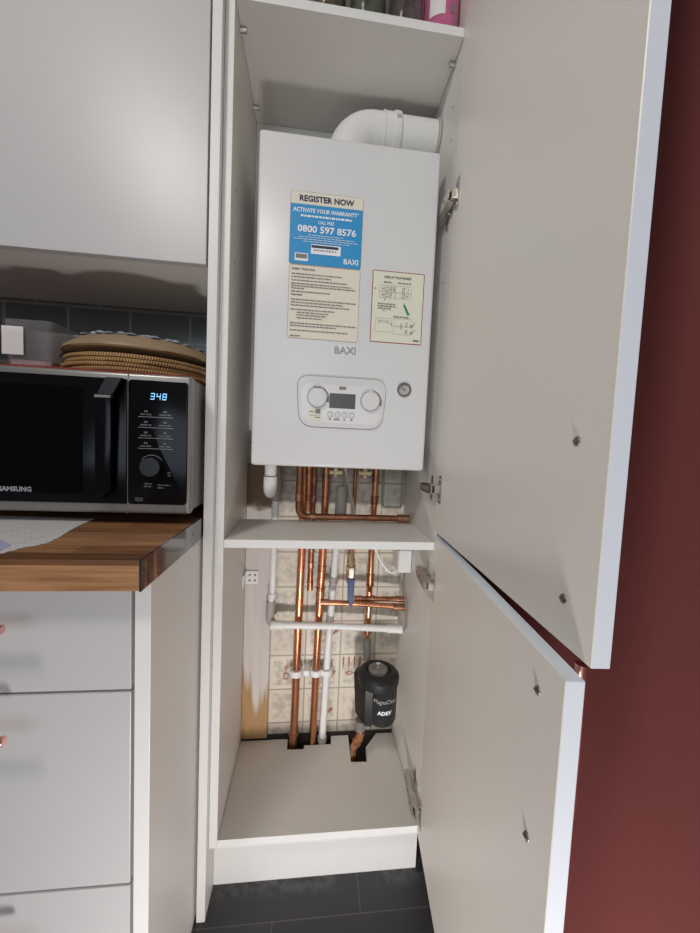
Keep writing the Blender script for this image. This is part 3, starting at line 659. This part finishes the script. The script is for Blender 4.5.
tx.build('lettering', M['white_ink'], st)
lb = MB().box(0.162, 0.226, BY - 0.0015, BY - 0.0009, 1.4785, 1.4985); lb.build('barcode_label', M['white_ink'], st)
lb = MB().box(0.163, 0.221, BY - 0.0018, BY - 0.0014, 1.4910, 1.4965)
for i in range(14): lb.flat([(0.168 + i * 0.0036, BY - 0.0018, 1.4845), (0.168 + i * 0.0036 + random.uniform(0.001, 0.0026), BY - 0.0018, 1.4845), (0.169 + i * 0.0036, BY - 0.0018, 1.4885), (0.168 + i * 0.0036, BY - 0.0018, 1.4885)])
lb.build('barcode', M['ink'], st)
lb = MB().box(0.128, 0.156, BY - 0.0015, BY - 0.0009, 1.4620, 1.4780); lb.build('picture_label', M['white_ink'], st)
lb = MB().box(0.130, 0.154, BY - 0.0018, BY - 0.0014, 1.4670, 1.4760); lb.build('picture_band', M['ink2'], st)
# cream instruction sticker
s2 = sticker('instruction_sticker', 0.1175, 0.2705, 1.2990, 1.4525, 0.004, M['cream'], 0.0008, M['ink2'])
tag(s2, 'cream sticker full of small print')
tx = MB()
put_text(tx, 'Installer - Please Note:', 0.1225, 1.4430, 0.0040, y1, 0.050, 0.0003)
put_text(tx, 'Important:', 0.1225, 1.3890, 0.0040, y1, 0.024, 0.0003)
for z_, b_ in ((1.4330, 0.232), (1.4265, 0.208), (1.4195, 0.243), (1.4125, 0.252), (1.4075, 0.262), (1.4025, 0.150), (1.3960, 0.206), (1.3790, 0.264), (1.3730, 0.236), (1.3670, 0.250), (1.3580, 0.218)):
    strokes(tx, 0.1225, b_, z_, 0.0024, y1, word=(0.003, 0.010), gap=0.0013)
for z_, b_ in ((1.3520, 0.204), (1.3465, 0.200), (1.3405, 0.192)): strokes(tx, 0.136, b_, z_, 0.0024, y1, word=(0.003, 0.010), gap=0.0013)
for z_, b_ in ((1.3290, 0.266), (1.3235, 0.222), (1.3140, 0.250), (1.3020, 0.146)): strokes(tx, 0.1225, b_, z_, 0.0024, y1, word=(0.003, 0.010), gap=0.0013)
tx.build('lettering', M['ink2'], s2)
# flowsheet sticker
s3 = sticker('flowsheet_sticker', 0.3005, 0.4145, 1.3045, 1.4565, 0.0008, M['cream2'], 0.0018, M['red_ink'])
tag(s3, 'cream flowsheet sticker edged in red')
tx = MB()
put_text(tx, 'DISPLAY FLOWSHEET', 0.325, 1.4425, 0.0048, y1, 0.062, 0.0003)
for (a_, b_, z_) in ((0.324, 0.343, 1.4325), (0.356, 0.387, 1.4325), (0.350, 0.386, 1.3595), (0.313, 0.352, 1.3855), (0.313, 0.354, 1.3805), (0.313, 0.345, 1.3755)): strokes(tx, a_, b_, z_, 0.0026, y1, word=(0.003, 0.009), gap=0.0013)
def seg_digit(mb, ch, x, z, w_, h_, t_, y=y1, k=0, sh=0.12):
    S = {'0': 'abcdef', '1': 'bc', '2': 'abged', '3': 'abgcd', '4': 'fgbc', '5': 'afgcd', '6': 'afgedc', '8': 'abcdefg', 'R': 'eg', 'E': 'afged', 'H': 'fegbc', 'C': 'afed', 'P': 'abfge'}[ch]
    q = {'a': (0, w_, h_ - t_, h_), 'd': (0, w_, 0, t_), 'g': (0, w_, h_ / 2 - t_ / 2, h_ / 2 + t_ / 2), 'f': (0, t_, h_ / 2, h_), 'e': (0, t_, 0, h_ / 2), 'b': (w_ - t_, w_, h_ / 2, h_), 'c': (w_ - t_, w_, 0, h_ / 2)}
    for c_ in S:
        a, b_, c0, d = q[c_]; a, b_ = a + t_ * .15, b_ - t_ * .15
        mb.flat([(x + a + sh * c0, y, z + c0), (x + b_ + sh * c0, y, z + c0), (x + b_ + sh * d, y, z + d), (x + a + sh * d, y, z + d)], k)
for j, (s_, zz) in enumerate((('H026', 1.4155), ('H021', 1.4020))):
    for i, ch in enumerate(s_): seg_digit(tx, ch, 0.320 + i * 0.0085, zz, 0.006, 0.0085, 0.0011)
    for i, ch in enumerate('01' if j == 0 else '04'): seg_digit(tx, ch, 0.366 + i * 0.0085, zz, 0.006, 0.0085, 0.0011)
for (x_, z_, s_) in ((0.377, 1.3415, '0'), (0.377, 1.3255, '5')): seg_digit(tx, s_, x_, z_, 0.005, 0.0075, 0.001)
for (x_, z_) in ((0.328, 1.3955), (0.327, 1.3715)): tx.prism([(x_ - .0022, z_ + .002), (x_ + .0022, z_ + .002), (x_, z_ - .002)], 'y', y1, y1 + 0.0002)
for (x_, z_) in ((0.345, 1.344), (0.305 + .0, 1.4185)): tx.prism([(x_ + .002, z_ + .002), (x_ + .002, z_ - .002), (x_ - .002, z_)], 'y', y1, y1 + 0.0002)
tx.tube([(0.368, y1, 1.347), (0.368, y1, 1.334)], 0.0009, 6)
tx.build('lettering', M['ink2'], s3)
ln = MB()
def frame(mb, x0, x1, z0, z1, t_=0.0006):
    for a in ((x0, x1, z0, z0 + t_), (x0, x1, z1 - t_, z1), (x0, x0 + t_, z0, z1), (x1 - t_, x1, z0, z1)): mb.flat([(a[0], y1 + .0001, a[2]), (a[1], y1 + .0001, a[2]), (a[1], y1 + .0001, a[3]), (a[0], y1 + .0001, a[3])])
frame(ln, 0.315, 0.388, 1.413, 1.428); frame(ln, 0.315, 0.388, 1.3995, 1.413); frame(ln, 0.3095, 0.346, 1.326, 1.3555); frame(ln, 0.350, 0.392, 1.3400, 1.3575); frame(ln, 0.350, 0.392, 1.3225, 1.3400)
for z_ in (1.3495, 1.3455): strokes(ln, 0.315, 0.341, z_, 0.0014, y1)
ln.build('flow_lines', M['inkline'], s3)
gn = MB(); gn.prism([(0.3700, 1.3870), (0.3745, 1.3885), (0.3865, 1.3670), (0.3810, 1.3650)], 'y', y1, y1 + .0002)
gn.prism([(0.3725, 1.3885), (0.3735, 1.3885), (0.3725, 1.3925), (0.3715, 1.3920)], 'y', y1, y1 + .0002); gn.build('pencil_mark', M['green_ink'], s3)
ck = MB()
for zz in (1.3395, 1.3245): ck.prism([(0.3880, zz + .0045), (0.3905, zz + .0062), (0.3925, zz + .0030), (0.4015, zz + .0135), (0.3925, zz - .0010)], 'y', y1, y1 + .0002)
ck.build('tick_marks', M['ink2'], s3)
tx = MB(); put_text(tx, 'BAXI', 0.3975, 1.3095, 0.0036, y1, 0.0125, 0.0003); tx.build('lettering', M['ink'], s3)
# raised badge
tx = MB()
put_text(tx, 'BAXI', 0.2205, 1.2715, 0.0155, BY - 0.0022, 0.0480, 0.0004)
g = bmesh.ops.extrude_face_region(tx.bm, geom=list(tx.bm.faces)); bmesh.ops.translate(tx.bm, vec=(0, 0.0020, 0), verts=[v for v in g['geom'] if isinstance(v, bmesh.types.BMVert)])
tx.build('raised_badge', M['badge'], bo)
MB().box(0.2165, 0.2715, BY - 0.0004, BY + 0.0005, 1.2675, 1.2910).build('badge_plate', M['boiler_grey'], bo)
# control panel
def quad_rr(x0, x1, z0, z1, ins, r, n=6):
    """rounded trapezoid: narrower at the foot"""
    c = [(x1, z1), (x0, z1), (x0 + ins, z0), (x1 - ins, z0)]; out = []
    for i in range(4):
        p = Vector(c[i]); a = (Vector(c[i - 1]) - p).normalized(); b_ = (Vector(c[(i + 1) % 4]) - p).normalized()
        ri = r if i < 2 else r * 1.1
        for j in range(n + 1):
            t_ = j / n; q = (p + a * ri) * (1 - t_) ** 2 + p * 2 * t_ * (1 - t_) + (p + b_ * ri) * t_ * t_; out.append((q.x, q.y))
    return out
PX0, PX1, PZ0, PZ1 = 0.1415, 0.3425, 1.1085, 1.2190
MB().prism(quad_rr(PX0 - .0012, PX1 + .0012, PZ0 - .0012, PZ1 + .0012, 0.008, 0.030), 'y', BY - 0.0004, BY + 0.001).build('panel_gasket', M['seam'], bo)
cp_ = MB().prism(quad_rr(PX0, PX1, PZ0, PZ1, 0.008, 0.029), 'y', BY - 0.005, BY - 0.0004, 0.0018)
ctl = rnd('control_panel', cp_, M['boiler'], bo)
inner = MB().prism(quad_rr(PX0 + .008, PX1 - .008, PZ0 + .009, PZ1 - .016, 0.006, 0.024), 'y', BY - 0.0062, BY - 0.004, 0.001)
inn = rnd('panel_face', inner, M['boiler_grey'], ctl)
yc = BY - 0.0066
MB().box(0.214, 0.272, yc, yc + 0.001, 1.151, 1.1835).build('display', M['lcd'], ctl)
for cx_, cz_ in ((0.1870, 1.1720), (0.3050, 1.1700)):
    kb = MB().lathe([(0.0212, 0.0), (0.0205, -0.008), (0.0190, -0.0095), (0, -0.0095)], (cx_, yc + 0.001, cz_), 'y', 36); rnd('dial_knob', kb, M['boiler'], ctl)
    ar = MB(); a0, a1 = math.radians(75), math.radians(-20)
    pts_ = [(cx_ + 0.0245 * math.cos(a0 + (a1 - a0) * i / 10), yc - 0.0002, cz_ + 0.0245 * math.sin(a0 + (a1 - a0) * i / 10)) for i in range(11)]
    ar.tube(pts_, [0.0007 + 0.0016 * i / 10 for i in range(11)], 8); ar.build('dial_scale', M['ink2'], ctl)
    ring = [(cx_ + 0.0222 * math.cos(math.radians(100 + i * 20)), yc, cz_ + 0.0222 * math.sin(math.radians(100 + i * 20))) for i in range(14)]
    MB().tube(ring, 0.0005, 6).build('dial_ring', M['inkline'], ctl)
for i, x_ in enumerate((0.2170, 0.2335, 0.2490, 0.2650)):
    rnd('push_button', MB().lathe([(0.0058, 0.0), (0.0055, -0.0022), (0.004, -0.003), (0, -0.003)], (x_, yc + 0.0006, 1.1365), 'y', 20), M['boiler'], ctl)
    MB().tube([(x_ + 0.0063 * math.cos(math.radians(j * 24)), yc, 1.1365 + 0.0063 * math.sin(math.radians(j * 24))) for j in range(16)], 0.0003, 5).build('button_ring', M['inkline'], ctl)
tx = MB(); put_text(tx, '800', 0.2345, 1.1925, 0.0066, yc, 0.0165, 0.0007)
for i, (a_, b_) in enumerate(((0.2145, 0.2195), (0.2255, 0.2390), (0.2465, 0.2515), (0.2620, 0.2675))): strokes(tx, a_, b_, 1.1245, 0.0035, yc, word=(0.003, 0.005), gap=0.0006)
tx.build('lettering', M['ink2'], ctl)
MB().box(0.178, 0.186 + 0.008, yc - 0.0004, yc + 0.0005, 1.1935, 1.1965).build('dial_mark', M['ink2'], ctl)
lb = MB().box(0.1690, 0.1975, yc - 0.0008, yc + 0.0004, 1.1225, 1.1480); lb.build('energy_label', M['cream2'], ctl)
tx = MB(); tx.flat([(0.184, yc - .001, 1.137), (0.1955, yc - .001, 1.137), (0.1955, yc - .001, 1.147), (0.184, yc - .001, 1.147)])
strokes(tx, 0.171, 0.182, 1.140, 0.0022, yc - .001); strokes(tx, 0.171, 0.195, 1.1325, 0.0012, yc - .001, word=(.01, .02)); strokes(tx, 0.183, 0.195, 1.1275, 0.0022, yc - .001)
tx.build('lettering', M['ink2'], ctl)
# pressure gauge
gx, gz = 0.3825, 1.2010
ga = rnd('pressure_gauge', MB().lathe([(0.0168, 0.001), (0.0168, -0.003), (0.0150, -0.0045), (0.0138, -0.0045), (0.0135, -0.002), (0, -0.002)], (gx, BY, gz), 'y', 36), M['seam'], bo)
rnd('gauge_rim', MB().lathe([(0.0182, 0.0), (0.0180, -0.002), (0.0168, -0.0024)], (gx, BY, gz), 'y', 36), M['boiler_grey'], ga)
rnd('gauge_dial', MB().lathe([(0.0118, -0.0021), (0.0118, -0.0027), (0, -0.0027)], (gx, BY, gz), 'y', 30), M['dial'], ga)
nd = MB(); nd.tube([(gx + 0.0018, BY - 0.0036, gz - 0.0015), (gx - 0.0075, BY - 0.0036, gz + 0.0055)], [0.0011, 0.0004], 6)
nd.tube([(gx + 0.0105 * math.cos(math.radians(a)), BY - 0.0030, gz + 0.0105 * math.sin(math.radians(a))) for a in range(60, 200, 10)], 0.0006, 6)
nd.build('gauge_needle', M['ink'], ga)
# small arc clip on left of top
# ------------------------------------------------------------------ flue
fu = thing('flue_elbow', 'white plastic flue elbow leaving the boiler top through the right panel', 'flue', (0.250, 0.165, BZ1))
FX, FY, FZ, FR = 0.240, 0.165, 1.841, 0.050
pts_ = [(FX, FY, BZ1 + 0.001), (FX, FY, BZ1 + 0.03)]
for i in range(1, 13):
    a = PI - i / 12 * PI / 2; rr_ = 0.064; cx_ = FX + rr_; cz_ = FZ - rr_; pts_.append((cx_ + rr_ * math.cos(a), FY, cz_ + rr_ * math.sin(a)))
pts_.append((0.338, FY, FZ))
rnd('elbow', MB().tube(pts_, FR, 40), M['plastic_w'], fu)
rnd('collar', MB().lathe([(FR, 0), (FR + 0.003, 0.001), (FR + 0.0035, 0.004), (FR + 0.002, 0.006), (FR + 0.002, 0.026), (FR + 0.0045, 0.028), (FR + 0.005, 0.040), (FR + 0.0035, 0.044), (FR, 0.046)], (0.322, FY, FZ), 'x', 44), M['plastic_w'], fu)
rnd('flue_pipe', MB().tube([(0.364, FY, FZ), (W - 0.001, FY, FZ)], FR - 0.001, 40), M['plastic_w'], fu)
rnd('clamp_screw', MB().tube([(0.352, FY - FR - 0.005, FZ + 0.012), (0.362, FY - FR - 0.004, FZ + 0.012)], 0.0035, 10), M['nickel'], fu)
rnd('wall_seal', MB().lathe([(FR, 0.0), (FR + 0.004, -0.001), (FR + 0.003, -0.006), (FR - 0.001, -0.007)], (W - 0.001, FY, FZ), 'x', 40), M['plastic_g'], fu)

# ------------------------------------------------------------------ jars on the top shelf
def jar(x, y, r, h_, label, cm, fill, name='glass_jar'):
    t_ = thing(name, label, 'jar', (x, y, 1.9465))
    pr = [(0, 0.0005), (r - .006, 0), (r - .001, 0.003), (r, 0.009), (r, h_ - .03), (r - .008, h_ - .012), (r - .008, h_), (r - .0105, h_), (r - .0105, h_ - .012), (r - .0026, h_ - .031), (r - .0026, 0.011), (r - .006, 0.005), (0, 0.005)]
    rnd('jar_body', MB().lathe(pr, (x, y, 1.9465), 'z', 36), M['glass'], t_)
    rnd('contents', MB().lathe([(0, 0.0056), (r - .0066, 0.0056), (r - .0032, 0.011), (r - .0032, fill), (0, fill + .003)], (x, y, 1.9465), 'z', 30), M[cm], t_)
    rnd('jar_lid', MB().lathe([(r - .0075, h_ - .010), (r - .006, h_ - .010), (r - .006, h_ + .004), (0, h_ + .004)], (x, y, 1.9465), 'z', 30), M['nickel'], t_)
jar(0.181, 0.052, 0.037, 0.13, 'leftmost glass jar of brown contents on the top shelf', 'spice', 0.08)
jar(0.264, 0.050, 0.039, 0.14, 'glass jar of greenish contents, second from the left on the top shelf', 'herb', 0.085)
jar(0.346, 0.048, 0.037, 0.13, 'glass jar of dark plum contents beside the pink tub', 'plum', 0.09)
tb_ = thing('pink_tub', 'pink plastic tub with a pale label at the right end of the top shelf', 'tub', (0.424, 0.045, 1.9465))
rnd('tub_body', MB().lathe([(0, 0.001), (0.034, 0.0), (0.037, 0.004), (0.0375, 0.14), (0.030, 0.15), (0, 0.15)], (0.424, 0.045, 1.9465), 'z', 40), M['pink'], tb_)
def cylpatch(mb, cx_, cy_, r_, a0, a1, z0, z1, n=10, k=0):
    vs = []
    for i in range(n + 1):
        a = a0 + (a1 - a0) * i / n
        vs.append((mb.bm.verts.new((cx_ + r_ * math.sin(a), cy_ - r_ * math.cos(a), z0)), mb.bm.verts.new((cx_ + r_ * math.sin(a), cy_ - r_ * math.cos(a), z1))))
    for i in range(n):
        f = mb.bm.faces.new((vs[i][0], vs[i + 1][0], vs[i + 1][1], vs[i][1])); f.material_index = k
    return mb
cylpatch(MB(), 0.424, 0.045, 0.0380, -0.95, -0.05, 1.975, 2.03).build('label', M['label_w'], tb_)
m_ = MB(); cylpatch(m_, 0.424, 0.045, 0.0381, 0.25, 0.55, 1.982, 1.998); m_.build('label_mark', M['ink2'], tb_)

# ------------------------------------------------------------------ wall cabinet (left)
wc = thing('wall_cabinet', 'white wall cabinet above the microwave with a flat glossy door', 'cabinet', (-0.36, 0, 1.415))
MB().box(-0.74, -0.0385, 0.0, WY - 0.002, 1.4165, 2.15, 0.0006).build('carcass', M['melamine'], wc)
MB().box(-0.736, -0.0405, -0.019, -0.0015, 1.413, 2.148, 0.0012).build('door', M['gloss'], wc)

# ------------------------------------------------------------------ base drawers (left)
bc = thing('base_cabinet', 'white base cabinet with drawers under the wood worktop', 'cabinet', (-0.36, 0, 0))
MB().box(-0.0645, -0.0425, -0.2475, WY - 0.002, 0.0, 0.8655, 0.0008).build('end_panel', M['panel_edge'], bc)
MB().box(-0.70, -0.066, -0.2275, WY - 0.004, 0.150, 0.8650).build('carcass', M['melamine'], bc)
MB().box(-0.70, -0.066, -0.19, -0.17, 0.0, 0.149).build('plinth', M['gloss'], bc)
for (z0, z1, hz) in ((0.7035, 0.860, 0.818), (0.3985, 0.6995, 0.668), (0.153, 0.3945, 0.352)):
    dr = MB().box(-0.70, -0.0695, -0.2465, -0.2285, z0, z1, 0.0012).build('drawer_front', M['gloss'], bc)
    hb_ = MB().tube([(-0.2045, -0.290, hz), (-0.206, -0.290, hz), (-0.375, -0.290, hz)], [0.005, 0.0062, 0.0062], 14)
    for xx in (-0.285, -0.345): hb_.tube([(xx, -0.2465, hz), (xx, -0.290, hz)], 0.0045, 12)
    rnd('handle', hb_, M['rose'], dr)

# ------------------------------------------------------------------ worktop
wt = thing('worktop', 'oak block effect worktop with a square front edge under the microwave', 'worktop', (-0.36, 0, 0.8665))
MB().box(-0.75, -0.0415, -0.2866, WY - 0.002, 0.8665, 0.9085, 0.0012, 2).build('top_slab', M['worktop'], wt)
es = MB().box(-0.0413, -0.0390, -0.2870, -0.021, 0.8660, 0.9090); esp = es.build('edge_strip', M['strip'], wt)
tag(esp, 'dark glossy metal end strip')
MB().tube([(-0.0392, -0.075, 0.889), (-0.0384, -0.075, 0.889)], 0.0026, 10).build('screw', M['seam'], esp)

# ------------------------------------------------------------------ microwave
MX0, MX1, MY0, MY1, MZ0, MZ1 = -0.531, -0.0420, -0.088, 0.235, 0.929, 1.1835
mw = thing('microwave', 'black and silver microwave oven with blue clock digits on the worktop', 'microwave', (-0.28, 0.07, 0.909))
rnd('case', MB().box(MX0, MX1 - 0.004, MY0 + 0.022, MY1, MZ0 + 0.002, MZ1 - 0.001, 0.006, 3), M['mw_side'], mw)
rnd('front_bezel', MB().box(MX0, MX1, MY0, MY0 + 0.0215, MZ0, MZ1, 0.006, 3), M['mw_silver'], mw)
DX = -0.1510
rnd('door_glass', MB().prism(rrect(MX0 + 0.012, DX - 0.001, MZ0 + 0.018, MZ1 - 0.012, 0.002, 3), 'y', MY0 - 0.003, MY0 + 0.001, 0.0008), M['mw_black'], mw)
dg_ = MB().prism(rrect(MX0 + 0.04, -0.225, MZ0 + 0.035, MZ1 - 0.030, 0.004, 3), 'y', MY0 - 0.0034, MY0 - 0.0028); dg_.build('door_window', M['mw_window'], mw)
pnl = rnd('control_panel', MB().prism(rrect(DX + 0.001, MX1 - 0.0055, MZ0 + 0.018, MZ1 - 0.012, 0.006, 4), 'y', MY0 - 0.0022, MY0 + 0.001, 0.0008), M['mw_black'], mw)
MB().box(DX - 0.0008, DX + 0.0008, MY0 - 0.0006, MY0 + 0.002, MZ0, MZ1).build('door_gap', M['seam'], mw)
# handle: upright bar, flared at the top
hd = MB().prism([(-0.1955, 1.1380), (-0.1690, 1.1380), (-0.1690, 0.975), (-0.190, 0.955), (-0.1955, 0.980)], 'y', MY0 - 0.022, MY0 - 0.012, 0.002)
hd.prism([(-0.180, 1.171), (-0.1535, 1.171), (-0.1690, 1.139), (-0.1955, 1.139)], 'y', MY0 - 0.016, MY0 - 0.003)
hdl = rnd('handle', hd, M['mw_black'], mw)
MB().box(-0.1955, -0.1690, MY0 - 0.0235, MY0 - 0.012, 1.1345, 1.1395, 0.0008, 1).build('handle_tip', M['mw_silver'], hdl)
MB().prism([(-0.1795, 1.1705), (-0.1545, 1.1705), (-0.1695, 1.1415), (-0.1940, 1.1415)], 'y', MY0 - 0.0168, MY0 - 0.0155).build('handle_top', M['mw_handle'], hdl)
ym = MY0 - 0.0026
tx = MB(); put_text(tx, 'SAMSUNG', -0.3620, 0.9655, 0.0080, MY0 - 0.0040, 0.0530, 0.0005); tx.build('lettering', M['mw_mark'], mw)
tx = MB()
for i, ch in enumerate('348'): seg_digit(tx, ch, -0.1125 + i * 0.0102, 1.1375, 0.0072, 0.0115, 0.0014, y=ym)
tx.build('clock_digits', M['led'], pnl)
tx = MB(); t2 = MB()
for r_ in range(4):
    z_ = 1.1125 - r_ * 0.0190
    tx.flat([(-0.1325, ym, z_ - 0.0068), (-0.0725, ym, z_ - 0.0068), (-0.0725, ym, z_ - 0.0060), (-0.1325, ym, z_ - 0.0060)])
    for (a_, b_) in ((-0.129, -0.110), (-0.097, -0.076)):
        strokes(t2, a_, b_, z_ - 0.003, 0.0022, ym, word=(0.008, 0.016)); c_ = (a_ + b_) / 2; t2.flat([(c_ - .003, ym, z_ + .002), (c_ + .003, ym, z_ + .002), (c_ + .003, ym, z_ + .005), (c_ - .003, ym, z_ + .005)])
tx.build('divider_lines', M['mw_mark'], pnl)
for (a_, b_, z_) in ((-0.121, -0.109, 0.984), (-0.122, -0.107, 0.979), (-0.098, -0.077, 0.982), (-0.098, -0.088, 0.977), (-0.081, -0.076, 1.005), (-0.081, -0.076, 1.000)): strokes(t2, a_, b_, z_, 0.0022, ym, word=(0.004, 0.008))
put_text(t2, 'ECO', -0.1365, 0.9530, 0.0065, ym, 0.0130, 0.0002)
t2.build('button_marks', M['mw_dim'], pnl)
rnd('dial', MB().lathe([(0.0185, 0.001), (0.0180, -0.009), (0.0165, -0.011), (0, -0.011)], (-0.1085, ym, 1.0160), 'y', 36), M['mw_handle'], pnl)
MB().tube([(-0.1085 + 0.0215 * math.cos(math.radians(a)), ym, 1.0160 + 0.0215 * math.sin(math.radians(a))) for a in range(35, 150, 8)], 0.0005, 6).build('dial_scale', M['mw_mark'], pnl)
for (x_, y_) in ((MX0 + 0.04, MY0 + 0.04), (MX1 - 0.09, MY0 + 0.10), (MX0 + 0.04, MY1 - 0.04), (MX1 - 0.04, MY1 - 0.04)):
    rnd('foot', MB().lathe([(0, 0), (0.012, 0), (0.013, 0.017)], (x_, y_, 0.9087), 'z', 16), M['rubber'], mw)

# ------------------------------------------------------------------ things on the microwave
def slab_disc(mb, cx_, cy_, z, r_, h_, ry=None, n=64, wob=0.0):
    prof = [(0, 0), (r_ - h_ * .5, 0), (r_ - h_ * .12, h_ * .15), (r_, h_ * .5), (r_ - h_ * .12, h_ * .85), (r_ - h_ * .5, h_), (0, h_)]
    mb.lathe(prof, (cx_, cy_, z), 'z', n); return mb
TOP = MZ1 + 0.0
rc = MB(); rp_ = [(-0.50, -0.075), (-0.30, -0.080), (-0.12, -0.078), (-0.052, -0.072), (-0.050, 0.10), (-0.055, 0.22), (-0.28, 0.225), (-0.50, 0.22)]
rc.prism(rp_, 'z', TOP + 0.0002, TOP + 0.0035)
tag(rc.build('red_cloth', M['red_cloth']), 'red cloth lying on the microwave under the woven placemats', 'cloth')
mcx, mcy = -0.185, 0.070
names_ = ['bottom', 'second', 'third', 'top']
for i in range(4):
    z_ = TOP + 0.0040 + i * 0.0082; cx_, cy_ = mcx + (0.004, -0.004, 0.003, 0.0)[i], mcy
    e_ = thing('woven_placemat', ('lowest round woven placemat, resting on the red cloth', 'second round woven placemat up from the red cloth',
               'third round woven placemat up, just below the topmost', 'topmost round woven placemat, right under the brown platter')[i], 'placemat', (cx_, cy_, z_), 'round woven placemats on the microwave')
    rnd('mat', slab_disc(MB(), cx_, cy_, z_, 0.148, 0.0078), M['woven'], e_)
pz = TOP + 0.0040 + 4 * 0.0082 + 0.0002
bp2 = thing('black_plate', 'black shallow plate whose rim shows left of the brown dish', 'plate', (-0.245, 0.12, pz))
rnd('plate_body', MB().lathe([(0, 0), (0.09, 0.0), (0.125, 0.009), (0.130, 0.0112), (0.126, 0.0112), (0.09, 0.004), (0, 0.004)], (-0.245, 0.12, pz), 'z', 60), M['mw_black'], bp2)
pz += 0.0118
pl = thing('serving_dish', 'wide upturned brown dish with a blue and white rim, topmost on the microwave', 'dish', (-0.19, 0.08, pz))
rnd('dish_body', MB().lathe([(0, 0.0), (0.146, 0.0), (0.152, 0.003), (0.150, 0.009), (0.128, 0.026), (0.116, 0.032), (0, 0.033)], (-0.19, 0.08, pz), 'z', 60), M['brown_plate'], pl)
rim_ = MB()
for i in range(60):
    a = 2 * PI * i / 60 + 0.03 * math.sin(i * 4.1); rr_ = 0.116 + 0.006 * math.sin(i * 2.3)
    rim_.lathe([(0.009, 0.0), (0.0095, 0.002), (0.006, 0.0042 + 0.0012 * math.sin(i * 1.7)), (0, 0.0050 + 0.001 * math.sin(i * 1.7))], (-0.19 + rr_ * math.cos(a), 0.08 + rr_ * math.sin(a), pz + 0.0285), 'z', 10)
rnd('patterned_rim', rim_, M['blue_glaze'], pl)
# plastic container at the left
ct = thing('plastic_container', 'clear open plastic tub with a white label left of the placemats', 'container', (-0.36, 0.02, TOP + 0.004))
def tub(mb, x0, x1, y0, y1, z0, z1, t_, taper=0.0):
    a = rrect(x0 + taper, x1 - taper, y0 + taper, y1 - taper, 0.010, 4); b_ = rrect(x0, x1, y0, y1, 0.012, 4)
    c_ = rrect(x0 + t_, x1 - t_, y0 + t_, y1 - t_, 0.011, 4); d_ = rrect(x0 + taper + t_, x1 - taper - t_, y0 + taper + t_, y1 - taper - t_, 0.009, 4)
    rings = [[mb.bm.verts.new((p[0], p[1], z)) for p in q] for q, z in ((a, z0), (b_, z1), (c_, z1), (d_, z0 + t_))]
    n = len(a); fs = [mb.bm.faces.new(list(reversed(rings[0]))), mb.bm.faces.new(rings[3])]
    for i in range(3):
        for j in range(n): fs.append(mb.bm.faces.new((rings[i][j], rings[i][(j + 1) % n], rings[i + 1][(j + 1) % n], rings[i + 1][j])))
    bmesh.ops.recalc_face_normals(mb.bm, faces=fs); return mb
cz0 = TOP + 0.0042
rnd('tub', tub(MB(), -0.4050, -0.3180, -0.025, 0.062, cz0, cz0 + 0.092, 0.0016, 0.004), M['clear'], ct)
MB().prism(rrect(-0.3985, -0.3245, -0.0185, 0.0555, 0.008, 4), 'z', cz0 + 0.0020, cz0 + 0.018).build('contents', M['pinkfill'], ct)
MB().box(-0.4030, -0.3660, -0.0272, -0.0256, cz0 + 0.026, cz0 + 0.078).build('label', M['label_w'], ct)

# ------------------------------------------------------------------ papers
def sheet(poly, z, lift, m, name, label, cat):
    mb = MB(); n = 14
    # grid patch between the four corners p00,p10,p11,p01 with a gentle curl
    p00, p10, p11, p01 = map(Vector, poly); g_ = []
    for i in range(n + 1):
        row = []
        for j in range(n + 1):
            u, v = i / n, j / n; q = p00 * (1 - u) * (1 - v) + p10 * u * (1 - v) + p11 * u * v + p01 * (1 - u) * v
            zz = z + lift(u, v); row.append((q.x, q.y, zz))
        g_.append(row)
    top = [[mb.bm.verts.new((a, b_, c_ + 0.0004)) for (a, b_, c_) in row] for row in g_]; bot = [[mb.bm.verts.new(q) for q in row] for row in g_]
    fs = []
    for i in range(n):
        for j in range(n):
            fs.append(mb.bm.faces.new((top[i][j], top[i + 1][j], top[i + 1][j + 1], top[i][j + 1]))); fs.append(mb.bm.faces.new((bot[i][j], bot[i][j + 1], bot[i + 1][j + 1], bot[i + 1][j])))
    for i in range(n):
        for (A, B) in (((i, 0), (i + 1, 0)), ((i, n), (i + 1, n)), ((0, i), (0, i + 1)), ((n, i), (n, i + 1))):
            fs.append(mb.bm.faces.new((top[A[0]][A[1]], top[B[0]][B[1]], bot[B[0]][B[1]], bot[A[0]][A[1]])))
    bmesh.ops.recalc_face_normals(mb.bm, faces=fs)
    return tag(rnd(name, mb, m), label, cat)
def flat_sheet(poly, z, t_, m, name, label, cat):
    return tag(MB().prism(poly, 'z', z, z + t_).build(name, m), label, cat)
flat_sheet([(-0.46, -0.283), (-0.250, -0.281), (-0.224, -0.268), (-0.219, -0.250), (-0.2165, -0.236), (-0.207, -0.226), (-0.2015, -0.214), (-0.205, -0.185), (-0.217, -0.140), (-0.224, -0.100), (-0.2287, -0.050), (-0.46, -0.035)],
    0.9088, 0.0006, M['paper'], 'printed_paper', 'printed sheet of paper on the worktop in front of the microwave', 'paper')
flat_sheet([(-0.46, -0.276), (-0.232, -0.262), (-0.2400, -0.228), (-0.268, -0.206), (-0.30, -0.19), (-0.46, -0.18)], 0.9096, 0.0005, M['paper_blue'], 'blue_leaflet', 'pale blue leaflet lying on the printed sheet at the worktop edge', 'paper')

bpy.data.objects.remove(_fo)
